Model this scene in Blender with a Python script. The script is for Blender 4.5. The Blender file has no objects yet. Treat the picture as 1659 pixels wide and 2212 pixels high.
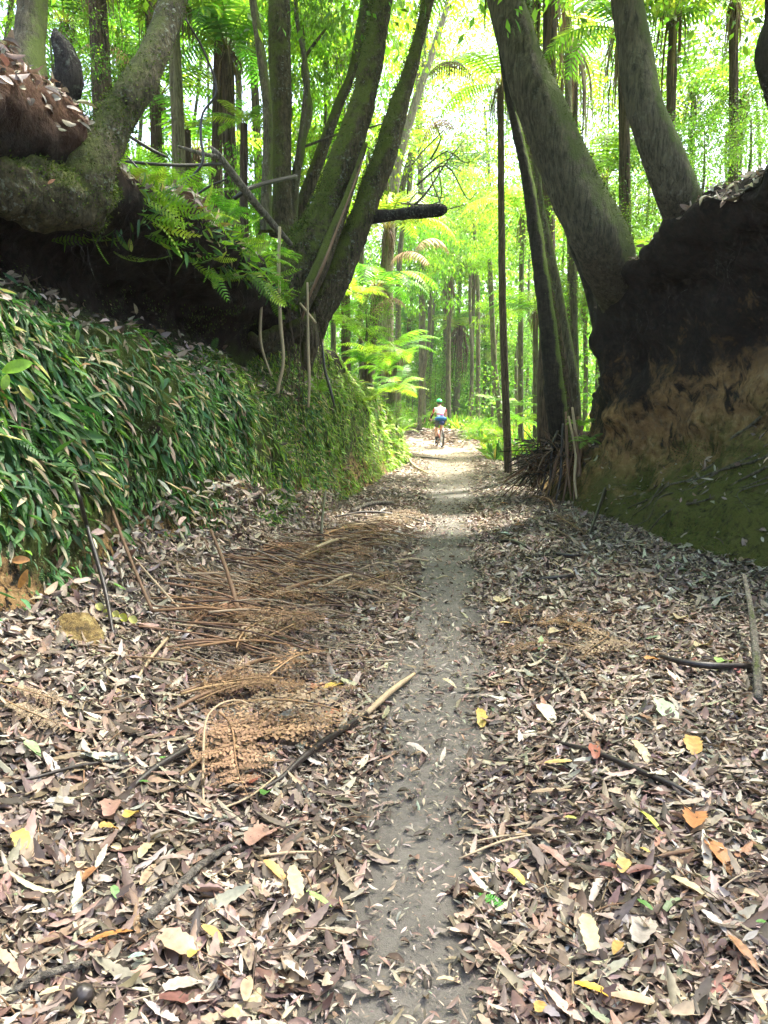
import bpy, bmesh, math, random
import numpy as np
from mathutils import Vector
rng = np.random.default_rng(11)
random.seed(5)
SC = bpy.context.scene
COL = SC.collection
R_ = math.radians

# ------------------------------------------------------------------ camera
CAMH = 1.6
PITCH = R_(7.75)
FPX = 1661.0                      # focal length in pixels of a 1659 x 2212 view
cam = bpy.data.cameras.new('camera')
cam.sensor_fit = 'VERTICAL'; cam.sensor_height = 36; cam.lens = 36 * FPX / 2212
cam.clip_end = 500; cam.clip_start = 0.05
camo = bpy.data.objects.new('camera', cam); COL.objects.link(camo)
camo.location = (0, 0, CAMH); camo.rotation_euler = (R_(90) - PITCH, 0, 0)
SC.camera = camo
CP, SP = math.cos(PITCH), math.sin(PITCH)

def ray(u, v):
    a, b = (u - 829.5) / FPX, (1106 - v) / FPX
    return np.array([a, CP + b * SP, -SP + b * CP])
def P(u, v, Y):
    d = ray(u, v)
    return np.array([0, 0, CAMH]) + d * (Y / d[1])
def depth(p):
    return p[1] * CP - (p[2] - CAMH) * SP
def px2m(w, p):
    return w * depth(p) / FPX

# ------------------------------------------------------------------ noise
def _h(ix, iy, iz, s):
    n = (ix * 374761393 + iy * 668265263 + iz * 2147483647 + s * 974634777) & 0xFFFFFFFF
    n = ((n ^ (n >> 13)) * 1274126177) & 0xFFFFFFFF
    n = (n ^ (n >> 16)) & 0xFFFFFF
    return n / float(0xFFFFFF)
def vnoise(p, s=0):
    p = np.asarray(p, float)
    i = np.floor(p).astype(np.int64); f = p - i; f = f * f * (3 - 2 * f)
    x, y, z = i[..., 0], i[..., 1], i[..., 2]; fx, fy, fz = f[..., 0], f[..., 1], f[..., 2]
    def L(a, b, t): return a + (b - a) * t
    c = [[[_h(x + a, y + b, z + c_, s) for c_ in (0, 1)] for b in (0, 1)] for a in (0, 1)]
    return L(L(L(c[0][0][0], c[1][0][0], fx), L(c[0][1][0], c[1][1][0], fx), fy),
             L(L(c[0][0][1], c[1][0][1], fx), L(c[0][1][1], c[1][1][1], fx), fy), fz) * 2 - 1
def fbm(p, s=0, o=4):
    p = np.asarray(p, float); r = 0; a = 1
    for k in range(o):
        r = r + a * vnoise(p * (2 ** k) + 17.3 * k, s + k); a *= .5
    return r / 1.6
def sstep(a, b, x):
    t = np.clip((np.asarray(x, float) - a) / (b - a), 0, 1); return t * t * (3 - 2 * t)
def nrm(v):
    v = np.asarray(v, float); return v / np.maximum(np.linalg.norm(v, axis=-1, keepdims=True), 1e-9)

# ------------------------------------------------------------------ objects
def tag(o, label=None, cat=None, group=None, kind=None):
    if label: o['label'] = label
    if cat: o['category'] = cat
    if group: o['group'] = group
    if kind: o['kind'] = kind
    return o
def thing(name, label, cat, loc, group=None):
    o = bpy.data.objects.new(name, None); COL.objects.link(o); o.location = tuple(loc)
    o.empty_display_size = .1
    return tag(o, label, cat, group)
def mesh_np(name, V, F, C=None, smooth=True, mi=None):
    """V (N,3); F list of (M,k) index arrays; C (N,3) linear colours"""
    m = bpy.data.meshes.new(name)
    V = np.ascontiguousarray(V, np.float32)
    F = [np.asarray(f, np.int32) for f in F if len(f)]
    m.vertices.add(len(V)); m.vertices.foreach_set('co', V.ravel())
    tot = np.concatenate([np.full(len(f), f.shape[1], np.int32) for f in F])
    idx = np.concatenate([f.ravel() for f in F])
    m.loops.add(len(idx)); m.loops.foreach_set('vertex_index', idx)
    m.polygons.add(len(tot))
    st = np.concatenate([[0], np.cumsum(tot)[:-1]]).astype(np.int32)
    m.polygons.foreach_set('loop_start', st); m.polygons.foreach_set('loop_total', tot)
    if smooth: m.polygons.foreach_set('use_smooth', np.ones(len(tot), bool))
    if mi is not None: m.polygons.foreach_set('material_index', np.asarray(mi, np.int32))
    if C is not None:
        a = m.attributes.new('Col', 'FLOAT_COLOR', 'POINT')
        c4 = np.ones((len(V), 4), np.float32); c4[:, :3] = C
        a.data.foreach_set('color', c4.ravel())
    m.update(calc_edges=True); m.validate()
    return m
def obj(name, mesh, mat, parent=None):
    o = bpy.data.objects.new(name, mesh); COL.objects.link(o)
    if mat is not None and not mesh.materials:
        for x in (mat if isinstance(mat, (list, tuple)) else [mat]): mesh.materials.append(x)
    if parent is not None: o.parent = parent
    return o
def wpart(name, V, F, C, mat, parent, smooth=True):
    """a part given in world coordinates under a parent whose rotation is nil"""
    V = np.asarray(V, float)
    if parent is not None: V = V - np.array(parent.location)
    return obj(name, mesh_np(name, V, F, C, smooth), mat, parent)
def copy_tree(o, parent=None):
    c = o.copy(); COL.objects.link(c); c.parent = parent
    for ch in o.children: copy_tree(ch, c)
    return c
class Acc:
    def __init__(s): s.V = []; s.F = []; s.C = []; s.n = 0
    def add(s, V, F, C=None):
        V = np.asarray(V, float)
        s.V.append(V)
        for f in F: s.F.append(np.asarray(f) + s.n)
        if C is None: C = np.ones((len(V), 3)) * .5
        C = np.asarray(C, float)
        if C.ndim == 1: C = np.tile(C, (len(V), 1))
        s.C.append(C); s.n += len(V); return s
    def get(s):
        byk = {}
        for f in s.F: byk.setdefault(f.shape[1], []).append(f)
        return np.concatenate(s.V), [np.concatenate(x) for x in byk.values()], np.concatenate(s.C)

# ------------------------------------------------------------------ materials
def newmat(name):
    m = bpy.data.materials.new(name); m.use_nodes = True
    nt = m.node_tree; nt.nodes.clear()
    out = nt.nodes.new('ShaderNodeOutputMaterial')
    return m, nt, out
def N(nt, typ, **kw):
    n = nt.nodes.new(typ)
    for k, v in kw.items():
        if k == 'inp':
            for a, b in v.items(): n.inputs[a].default_value = b
        else: setattr(n, k, v)
    return n
def ramp(nt, fac, stops, interp='LINEAR'):
    r = N(nt, 'ShaderNodeValToRGB'); r.color_ramp.interpolation = interp
    e = r.color_ramp.elements
    while len(e) < len(stops): e.new(.5)
    for q, (p, c) in zip(e, stops):
        q.position = p; q.color = (*c, 1) if len(c) == 3 else c
    nt.links.new(fac, r.inputs[0]); return r.outputs[0]
def noise_node(nt, scale, detail=5, rough=.55, vec=None, dist=0):
    n = N(nt, 'ShaderNodeTexNoise', inp={'Scale': scale, 'Detail': detail, 'Roughness': rough, 'Distortion': dist})
    if vec is not None: nt.links.new(vec, n.inputs['Vector'])
    return n.outputs['Fac']
def math_n(nt, op, a, b=None, clamp=False):
    n = N(nt, 'ShaderNodeMath', operation=op, use_clamp=clamp)
    for i, x in enumerate((a, b)):
        if x is None: continue
        if isinstance(x, (int, float)): n.inputs[i].default_value = x
        else: nt.links.new(x, n.inputs[i])
    return n.outputs[0]
def mixc(nt, f, a, b, mode='MIX'):
    n = N(nt, 'ShaderNodeMix', data_type='RGBA', blend_type=mode)
    for i, x in ((0, f), (6, a), (7, b)):
        if isinstance(x, (int, float)): n.inputs[i].default_value = x
        elif isinstance(x, tuple): n.inputs[i].default_value = (*x, 1)
        else: nt.links.new(x, n.inputs[i])
    return n.outputs[2]
def mapping(nt, scale=(1, 1, 1), coord='Object'):
    t = N(nt, 'ShaderNodeTexCoord'); m = N(nt, 'ShaderNodeMapping'); m.inputs['Scale'].default_value = scale
    nt.links.new(t.outputs[coord], m.inputs['Vector']); return m.outputs[0]
def bump(nt, h, strength=.5, dist=.02, prev=None):
    b = N(nt, 'ShaderNodeBump', inp={'Strength': strength, 'Distance': dist}); nt.links.new(h, b.inputs['Height'])
    if prev is not None: nt.links.new(prev, b.inputs['Normal'])
    return b.outputs[0]

def leaf_mat(name, trans=.4, rough=.5, spec=.4, tint=(1.5, 1.6, .7), mott=.5, mscale=70., objvar=0., sat=1.):
    m, nt, out = newmat(name); L = nt.links.new
    at = N(nt, 'ShaderNodeAttribute', attribute_name='Col')
    g = N(nt, 'ShaderNodeNewGeometry')
    n = noise_node(nt, mscale, 3, .6, mapping(nt))
    k = math_n(nt, 'ADD', math_n(nt, 'MULTIPLY', n, mott * 1.6), 1 - mott * .8)
    c = mixc(nt, 1., at.outputs['Color'], k, 'MULTIPLY')
    hs = N(nt, 'ShaderNodeHueSaturation', inp={'Saturation': sat})
    rv = g.outputs['Random Per Island']
    L(math_n(nt, 'ADD', math_n(nt, 'MULTIPLY', rv, .5), .75), hs.inputs['Value'])
    if objvar:
        oi = N(nt, 'ShaderNodeObjectInfo')
        L(math_n(nt, 'ADD', math_n(nt, 'MULTIPLY', oi.outputs['Random'], objvar), .5 - objvar / 2), hs.inputs['Hue'])
    L(c, hs.inputs['Color'])
    b = N(nt, 'ShaderNodeBsdfPrincipled', inp={'Roughness': rough, 'Specular IOR Level': spec})
    L(hs.outputs[0], b.inputs['Base Color'])
    if trans > 0:
        t = N(nt, 'ShaderNodeBsdfTranslucent')
        L(mixc(nt, 1., hs.outputs[0], tint, 'MULTIPLY'), t.inputs['Color'])
        mx = N(nt, 'ShaderNodeMixShader', inp={0: trans}); L(b.outputs[0], mx.inputs[1]); L(t.outputs[0], mx.inputs[2])
        L(mx.outputs[0], out.inputs[0])
    else: L(b.outputs[0], out.inputs[0])
    return m

def bark_mat(name, c1, c2, moss=(.05, .075, .012), moss_amt=.3, stretch=(1, 1, .25), scale=14., mossdir=(0, 0, 1), dirw=.5,
             lichen=0., bstr=.6, rough=.9, rings=0.):
    m, nt, out = newmat(name); L = nt.links.new
    v = mapping(nt, stretch); vo = mapping(nt)
    n1 = noise_node(nt, scale, 7, .65, v, .4)
    n2 = noise_node(nt, 3.2, 5, .6, vo)
    col = ramp(nt, n1, [(.3, c1), (.68, c2)])
    ns = noise_node(nt, 9, 6, .7, mapping(nt, (3.2, 3.2, .35)), .8)
    col = mixc(nt, 1., col, ramp(nt, ns, [(.36, (.38, .36, .34)), (.5, (1, 1, 1)), (.66, (1.35, 1.32, 1.2))]), 'MULTIPLY')
    if lichen:
        nl = noise_node(nt, 26, 4, .7, vo)
        nb = noise_node(nt, 4.1, 3, .5, vo)
        f = math_n(nt, 'MULTIPLY', ramp(nt, nl, [(.55, (0, 0, 0)), (.63, (1, 1, 1))]), ramp(nt, nb, [(.45, (0, 0, 0)), (.6, (1, 1, 1))]))
        col = mixc(nt, math_n(nt, 'MULTIPLY', f, lichen), col, (.28, .31, .24))
    g = N(nt, 'ShaderNodeNewGeometry')
    dp = N(nt, 'ShaderNodeVectorMath', operation='DOT_PRODUCT'); L(g.outputs['Normal'], dp.inputs[0])
    d = Vector(mossdir).normalized(); dp.inputs[1].default_value = d
    mf = math_n(nt, 'ADD', math_n(nt, 'MULTIPLY', dp.outputs['Value'], dirw), n2)
    nf = noise_node(nt, 60, 3, .7, vo)
    mf = math_n(nt, 'ADD', mf, math_n(nt, 'MULTIPLY', nf, .25))
    th = .75 + .4 * (1 - moss_amt) - .1
    mf = ramp(nt, mf, [(max(0, th - .12), (0, 0, 0)), (min(1, th + .1), (1, 1, 1))])
    mcol = mixc(nt, nf, tuple(x * .5 for x in moss), tuple(x * 1.6 for x in moss))
    col = mixc(nt, mf, col, mcol)
    b = N(nt, 'ShaderNodeBsdfPrincipled', inp={'Roughness': rough, 'Specular IOR Level': .25})
    L(col, b.inputs['Base Color'])
    h = math_n(nt, 'ADD', math_n(nt, 'ADD', n1, math_n(nt, 'MULTIPLY', ns, 1.2)), math_n(nt, 'MULTIPLY', nf, .7))
    nm = bump(nt, h, bstr, .05)
    if rings:
        w = N(nt, 'ShaderNodeTexWave', wave_type='BANDS', bands_direction='Z', inp={'Scale': rings, 'Distortion': 6., 'Detail': 3., 'Detail Scale': 2.})
        L(vo, w.inputs['Vector']); nm = bump(nt, w.outputs['Fac'], .5, .02, nm)
    L(nm, b.inputs['Normal']); L(b.outputs[0], out.inputs[0])
    return m
def plain_mat(name, c, rough=.6, spec=.4, metal=0., var=.0):
    m, nt, out = newmat(name)
    b = N(nt, 'ShaderNodeBsdfPrincipled', inp={'Roughness': rough, 'Specular IOR Level': spec, 'Metallic': metal})
    n = noise_node(nt, 40, 4, .6, mapping(nt))
    c2 = mixc(nt, n, tuple(x * (1 - var) for x in c), tuple(min(1, x * (1 + var)) for x in c))
    nt.links.new(c2, b.inputs['Base Color']); nt.links.new(b.outputs[0], out.inputs[0])
    return m

# ------------------------------------------------------------------ leaf shapes
def strip(n, prof, fold=.15, curl=0., twist=0., wav=0., seed=0):
    """leaf strip along +x, unit length, unit width, 3 verts a station; prof gives the half width 0...5 at t (left, right)"""
    r = np.random.default_rng(seed)
    t = np.linspace(0, 1, n)
    ang = curl * (t - .0)
    x = np.cumsum(np.r_[0, np.diff(t) * np.cos(ang[1:])]); z = np.cumsum(np.r_[0, np.diff(t) * -np.sin(ang[1:])])
    V = []
    for i in range(n):
        hl, hr = prof(t[i], i)
        tw = twist * (t[i] - .5)
        wl = wav * r.uniform(-1, 1); wr = wav * r.uniform(-1, 1)
        for y, dz in ((-hl, wl), (0, 0), (hr, wr)):
            zz = fold * abs(y) + dz
            V.append((x[i], y * math.cos(tw) - zz * math.sin(tw), z[i] + zz * math.cos(tw) + y * math.sin(tw)))
    F = []
    for i in range(n - 1):
        a = i * 3
        F += [(a, a + 1, a + 4, a + 3), (a + 1, a + 2, a + 5, a + 4)]
    return np.array(V), np.array(F)
def lance(k=1.): return lambda t, i: (.5 * math.sin(math.pi * min(1, max(0.02, t)) ** k) ** .8 + .005,) * 2
def serr(depth_=.3, k=.8):
    def f(t, i):
        b = .5 * (math.sin(math.pi * min(.985, max(.015, t)) ** k)) ** .6
        return (b * (1 - depth_ * (i % 2)), b * (1 - depth_ * ((i + 1) % 2)))
    return f
SMALL = [strip(5, lance(), f, c, tw, .04, i) for i, (f, c, tw) in enumerate([(.5, .5, .3), (-.5, -.6, -.4), (.9, .9, .6), (.2, -.3, .2), (1.1, .2, -.8), (-.8, 1.0, .3)])]
BIG = [strip(13, serr(.22), f, c, tw, .06, 20 + i) for i, (f, c, tw) in enumerate([(.4, .5, .3), (-.5, -.6, -.3), (.8, .8, .6), (.3, -.4, .7), (1.1, .4, -.5)])]
OVAL = [strip(7, lambda t, i: (.5 * math.sin(math.pi * min(.98, max(.03, t))) ** .55,) * 2, f, c, tw, .09, 40 + i) for i, (f, c, tw) in enumerate([(.4, .5, .3), (-.5, -.8, -.3), (.7, 1.1, .6), (1.1, .3, .2)])]
DIAM = [(np.array([(0, 0, 0), (.45, .5, -.05), (1, 0, -.2), (.45, -.5, -.05)]), np.array([(0, 1, 2, 3)])),
        (np.array([(0, 0, 0), (.5, .5, .1), (1, 0, -.05), (.5, -.5, .1)]), np.array([(0, 1, 2, 3)]))]
HANG = [strip(7, lance(.85), f, c, tw, .02, 60 + i) for i, (f, c, tw) in enumerate([(.6, .35, .2), (.5, .55, -.3), (.8, .15, .1), (.4, .8, .5), (.6, -.15, -.2)])]
BLADE = [strip(4, lance(.8), f, c, tw, .0, 80 + i) for i, (f, c, tw) in enumerate([(.4, .7, .2), (.4, 1.1, -.3), (.5, .3, .1), (.2, -.3, .3)])]

def frames(d, n):
    d = nrm(d); w = nrm(np.cross(n, d)); n2 = np.cross(d, w)
    return np.stack([d, w, n2], axis=-1)      # columns x, y, z
def scatter(tpls, pos, d, n, L, W, col, acc=None, vcol=.0):
    """instances of leaf templates, joined into one array mesh"""
    acc = acc or Acc()
    K = len(pos)
    if K == 0: return acc
    Rm = frames(d, n); ch = rng.integers(0, len(tpls), K)
    L = np.broadcast_to(L, (K,)); W = np.broadcast_to(W, (K,)); col = np.broadcast_to(col, (K, 3))
    for q, (T, F) in enumerate(tpls):
        s = np.where(ch == q)[0]
        if not len(s): continue
        TT = T[None] * np.stack([L[s], W[s], np.maximum(W[s], L[s] * .5 if False else W[s])], -1)[:, None, :]
        if len(T) % 3 == 0:
            zm = np.repeat(T[1::3, 2], 3); TT[..., 2] = zm[None] * L[s][:, None] + (T[:, 2] - zm)[None] * W[s][:, None]
        else: TT[..., 2] = T[None, :, 2] * (L[s] * .6 + W[s] * .4)[:, None]
        V = pos[s][:, None, :] + np.einsum('nij,nkj->nki', Rm[s], TT)
        k = len(T)
        FF = (F[None] + (np.arange(len(s)) * k)[:, None, None]).reshape(-1, F.shape[1])
        C = np.repeat(col[s], k, 0)
        if vcol:
            e = 1 + vcol * (np.tile(np.abs(T[:, 1]) * 2, len(s)) - .5)
            C = C * e[:, None]
        acc.add(V.reshape(-1, 3), [FF], C)
    return acc
def pick(pal, w, n, jit=.18):
    pal = np.array(pal); w = np.array(w, float); w /= w.sum()
    c = pal[rng.choice(len(pal), n, p=w)]
    return c * (1 + jit * rng.normal(size=(n, 1))).clip(.4, 1.7) * (1 + .06 * rng.normal(size=(n, 3)))
def crom(pts, m):
    """Catmull-Rom through pts, m samples per span"""
    p = np.asarray(pts, float)
    p = np.concatenate([2 * p[:1] - p[1:2], p, 2 * p[-1:] - p[-2:-1]])
    out = []
    for i in range(1, len(p) - 2):
        a, b, c, d = p[i - 1], p[i], p[i + 1], p[i + 2]
        for t in np.linspace(0, 1, m, endpoint=False):
            out.append(.5 * (2 * b + (c - a) * t + (2 * a - 5 * b + 4 * c - d) * t * t + (3 * b - a - 3 * c + d) * t ** 3))
    out.append(p[-2]); return np.array(out)
def tube(pts, rad, seg=12, step=.1, amp=.0, freq=4., seed=0, ridge=0., nridge=7, cap=True, zs=.3):
    """tapered tube along a smooth line; returns V, F and the outward normals of the rings"""
    pr = np.column_stack([pts, rad])
    ln = np.linalg.norm(np.diff(pr[:, :3], axis=0), axis=1).max()
    c = crom(pr, max(2, int(ln / step)))
    p, r = c[:, :3], np.maximum(c[:, 3], .0008)
    t = nrm(np.gradient(p, axis=0))
    u = np.zeros_like(p); ref = np.array([1., 0, 0]) if abs(t[0, 0]) < .9 else np.array([0, 1., 0])
    u[0] = nrm(ref - t[0] * ref.dot(t[0]))
    for i in range(1, len(p)):
        x = u[i - 1] - t[i] * u[i - 1].dot(t[i]); u[i] = nrm(x)
    w = np.cross(t, u)
    a = np.linspace(0, 2 * np.pi, seg, endpoint=False)
    n = u[:, None] * np.cos(a)[None, :, None] + w[:, None] * np.sin(a)[None, :, None]
    rr = np.repeat(r[:, None], seg, 1)
    if amp or ridge:
        q = p[:, None] + n * r[:, None, None]
        s = np.array([1, 1, zs])
        rr = rr * (1 + amp * fbm(q * freq * s, seed, 4) + amp * .35 * fbm(q * freq * 3.7 * np.array([1, 1, .6 + zs * .4]), seed + 5, 3) + ridge * np.cos(nridge * a + 3 * vnoise(np.column_stack([p[:, 2] * .6, p[:, 0] * 0, p[:, 1] * 0]), seed)[:, None]))
    V = (p[:, None] + n * rr[..., None]).reshape(-1, 3)
    m = len(p)
    i = np.arange(m - 1)[:, None] * seg; j = np.arange(seg)[None]; j2 = (j + 1) % seg
    F = np.stack([i + j, i + j2, i + seg + j2, i + seg + j], -1).reshape(-1, 4)
    Fs = [F]
    if cap:
        V = np.concatenate([V, p[:1], p[-1:]]); k = m * seg
        b = np.stack([np.arange(seg), np.full(seg, k), (np.arange(seg) + 1) % seg], -1)[:, ::-1]
        e = np.stack([(m - 1) * seg + np.arange(seg), (m - 1) * seg + (np.arange(seg) + 1) % seg, np.full(seg, k + 1)], -1)
        Fs += [b[:, ::-1], e]
    return V, Fs, (V[:m * seg], n.reshape(-1, 3))
# ------------------------------------------------------------------ the lie of the land
_cy = np.array([-6, 1.9, 8, 14, 22, 27, 30, 32.5, 34.5, 36.])
_cx = np.array([-.55, .08, .66, 1.2, 1.93, 2.2, 2.0, .9, -1.5, -8.])
def cpath(Y): return np.interp(Y, _cy, _cx)
_ly = np.array([-6, 3, 5, 8.8, 13.3, 17, 22, 26, 30, 34])
_lx = np.array([-2.9, -1.95, -1.68, -1.2, -.55, .0, .72, .85, .2, -3])
_ry = np.array([-6, 4, 6, 7.9, 10, 11.5, 13, 16, 22, 27, 34])
_rx = np.array([5.5, 4.15, 3.6, 3.08, 2.88, 2.77, 2.75, 3.0, 3.5, 4.3, 6.5])
def bl(Y): return np.interp(Y, _ly, _lx)
def br(Y): return np.interp(Y, _ry, _rx)
def gz(X, Y):
    """height of the cutting floor and of the forest floor beyond the bend"""
    X = np.asarray(X, float); Y = np.asarray(Y, float)
    c = cpath(np.minimum(Y, 32)); d = X - c
    z = .07 * sstep(.3, 1.1, np.abs(d)) * (1 - sstep(22, 28, Y))
    lt = np.clip((c - .9 - X) / np.maximum(c - .9 - bl(Y), .3), 0, 1.3)
    z = z + .42 * lt ** 1.6 * (1 - sstep(6, 11, Y)) * (Y < 30)
    rt = np.clip((X - c - .9) / np.maximum(br(Y) - c - .9, .3), 0, 1.3)
    z = z + .06 * rt ** 1.5 * (1 - sstep(10, 14, Y)) * (Y < 30)
    q = np.stack([X, Y, X * 0], -1)
    z = z + .018 * fbm(q * 1.7, 3, 4) * sstep(.1, .8, np.abs(d))
    far = sstep(26, 36, Y)
    z = z + .04 * np.maximum(Y - 26, 0) * (1 - .5 * sstep(30, 60, Y)) + far * .5 * np.clip(fbm(q * .35, 9, 3), -.6, 1)
    ed = Y - (np.interp(X, [-8, -1.5, .9, 2., 2.6, 3.2], [37.5, 35.8, 34., 32., 30.5, 27]))
    z = z + (.22 + .2 * fbm(q * .9, 41, 3)) * sstep(.0, 2.2, ed) * sstep(27, 30, Y)
    z = z + .05 * np.maximum(np.abs(d) - 4, 0) * sstep(24, 34, Y)
    return z
def onpath(X, Y):
    """1 on the trodden line"""
    w = np.interp(Y, [0, 6, 14, 24, 30, 40], [.25, .27, .36, .7, 1.3, 1.8])
    d = np.abs(X - cpath(Y)) + .2 * fbm(np.stack([X * 2.3, Y * 1.9, X * 0], -1), 5, 5)
    p = 1 - sstep(w * .6, w * 1.5, d)
    far = sstep(29, 31, Y)
    ed = np.abs(Y - np.interp(X, [-8, -1.5, .9, 2., 2.6], [35.8, 34.2, 32.4, 30.5, 29]))
    return np.maximum(p * (1 - far), far * (1 - sstep(.8, 1.6, ed)) * (X < 3))
def G(u, v):
    """where the line of sight through (u, v) meets the floor"""
    d = ray(u, v); o = np.array([0, 0, CAMH]); z = 0.
    for _ in range(25):
        t = (z - CAMH) / d[2]; p = o + d * t; z = .5 * z + .5 * float(gz(p[0], p[1]))
    return np.array([p[0], p[1], float(gz(p[0], p[1]))])

# floor sheet
def axis(*seg):
    return np.concatenate([np.arange(a, b, s) for a, b, s in seg])
gx = axis((-120, -20, 5), (-20, -6, .8), (-6, -3, .25), (-3, 5, .06), (5, 8, .25), (8, 20, .8), (20, 121, 5))
gy = axis((-8, 1, .4), (1, 14, .07), (14, 30, .16), (30, 48, .3), (48, 80, 1.5), (80, 125, 8))
XX, YY = np.meshgrid(gx, gy); ZZ = gz(XX, YY)
PP = onpath(XX, YY)
q = np.stack([XX, YY, XX * 0], -1)
ZZ = ZZ + .010 * fbm(q * 7, 21, 4) - .014 * PP
nx, ny = len(gx), len(gy)
def gridF(ny, nx):
    i = np.arange(ny - 1)[:, None] * nx; j = np.arange(nx - 1)[None]
    return np.stack([i + j, i + j + 1, i + nx + j + 1, i + nx + j], -1).reshape(-1, 4)
soil = np.array([.050, .040, .030]); trod = np.array([.155, .142, .122]); fartrod = np.array([.30, .235, .16])  # fartrod: sunlit brightness of the far track put into its colour
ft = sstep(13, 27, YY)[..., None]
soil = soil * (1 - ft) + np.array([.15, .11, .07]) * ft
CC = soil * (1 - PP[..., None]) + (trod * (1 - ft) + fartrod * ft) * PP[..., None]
m, nt, out = newmat('soil')
at = N(nt, 'ShaderNodeAttribute', attribute_name='Col')
vo = mapping(nt)
n1 = noise_node(nt, 5, 6, .65, vo); n2 = noise_node(nt, 55, 5, .7, vo); n3 = noise_node(nt, 230, 3, .7, vo)
vor = N(nt, 'ShaderNodeTexVoronoi', inp={'Scale': 95.}); nt.links.new(vo, vor.inputs['Vector'])
k = math_n(nt, 'ADD', math_n(nt, 'MULTIPLY', n1, 1.), math_n(nt, 'MULTIPLY', n2, .9))
c = mixc(nt, 1., at.outputs['Color'], k, 'MULTIPLY')
peb = ramp(nt, vor.outputs['Distance'], [(.16, (1, 1, 1)), (.26, (0, 0, 0))])
sel = ramp(nt, N(nt, 'ShaderNodeSeparateColor').outputs[0], [(0, (0, 0, 0)), (1, (1, 1, 1))])
sc_ = [x for x in nt.nodes if x.type == 'SEPARATE_COLOR'][0]; nt.links.new(vor.outputs['Color'], sc_.inputs[0])
sel = ramp(nt, sc_.outputs[0], [(.72, (0, 0, 0)), (.8, (1, 1, 1))])
c = mixc(nt, math_n(nt, 'MULTIPLY', math_n(nt, 'MULTIPLY', peb, sel), .6), c, (.16, .13, .1))
b = N(nt, 'ShaderNodeBsdfPrincipled', inp={'Roughness': .85, 'Specular IOR Level': .3})
nt.links.new(c, b.inputs['Base Color'])
h = math_n(nt, 'ADD', math_n(nt, 'MULTIPLY', n2, 1.), math_n(nt, 'MULTIPLY', n3, .6))
nt.links.new(bump(nt, h, .7, .02), b.inputs['Normal']); nt.links.new(b.outputs[0], out.inputs[0])
M_soil = m
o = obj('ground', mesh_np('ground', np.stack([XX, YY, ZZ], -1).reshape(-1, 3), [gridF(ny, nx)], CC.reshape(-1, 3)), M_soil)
tag(o, 'dark soil floor of the cutting with a trodden track down the middle', 'ground', kind='structure')

# banks: profiles (distance outward from the foot, height) at stations along the cutting
LK = {
 -6: [(-.2, -.2), (0, .3), (.2, .8), (.4, 1.5), (.55, 2.3), (1.05, 2.75), (1.1, 3.0), (.7, 3.3), (.6, 3.7), (1., 4.1), (4, 4.7), (14, 5.8), (45, 9)],
 5.3: [(-.2, -.2), (0, .36), (.2, .8), (.38, 1.45), (.52, 2.2), (1.1, 2.6), (1.2, 2.9), (.55, 3.2), (.5, 3.55), (1.15, 4.0), (4, 4.4), (14, 5.5), (45, 9)],
 8: [(-.2, -.2), (0, .22), (.16, .6), (.32, 1.25), (.45, 1.95), (1.15, 2.35), (1.2, 2.75), (.35, 3.02), (.3, 3.25), (1.1, 3.5), (4, 3.9), (14, 5), (45, 8)],
 11: [(-.2, -.2), (0, .06), (.16, .55), (.32, 1.1), (.45, 1.7), (.9, 2.1), (.95, 2.5), (.5, 2.8), (.5, 3.05), (1.4, 3.3), (4, 3.6), (14, 4.6), (45, 7)],
 13.3: [(-.2, -.2), (0, .02), (.18, .6), (.36, 1.2), (.5, 1.8), (.65, 2.2), (.8, 2.5), (.9, 2.75), (1.1, 2.95), (2, 3.2), (4, 3.5), (14, 4), (45, 6)],
 18: [(-.2, -.2), (0, .0), (.18, .6), (.34, 1.1), (.5, 1.6), (.62, 1.95), (.78, 2.2), (.95, 2.4), (1.2, 2.55), (2.1, 2.75), (4, 3.0), (14, 3), (45, 5)],
 23: [(-.2, -.2), (0, .0), (.15, .4), (.32, .8), (.48, 1.15), (.66, 1.4), (.85, 1.6), (1.05, 1.75), (1.4, 1.85), (2.3, 2.0), (4, 2.2), (14, 2.2), (45, 4)],
 27: [(-.2, -.2), (0, .0), (.2, .2), (.4, .38), (.6, .5), (.8, .6), (1.0, .65), (1.3, .7), (1.7, .75), (2.5, .9), (4, 1.1), (14, 1.7), (45, 3.3)],
 31: [(-.2, -.3), (0, .0), (.3, .12), (.6, .22), (.9, .3), (1.1, .36), (1.3, .4), (1.5, .42), (1.9, .45), (2.6, .6), (4, .8), (14, 1.4), (45, 3)],
}
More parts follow.
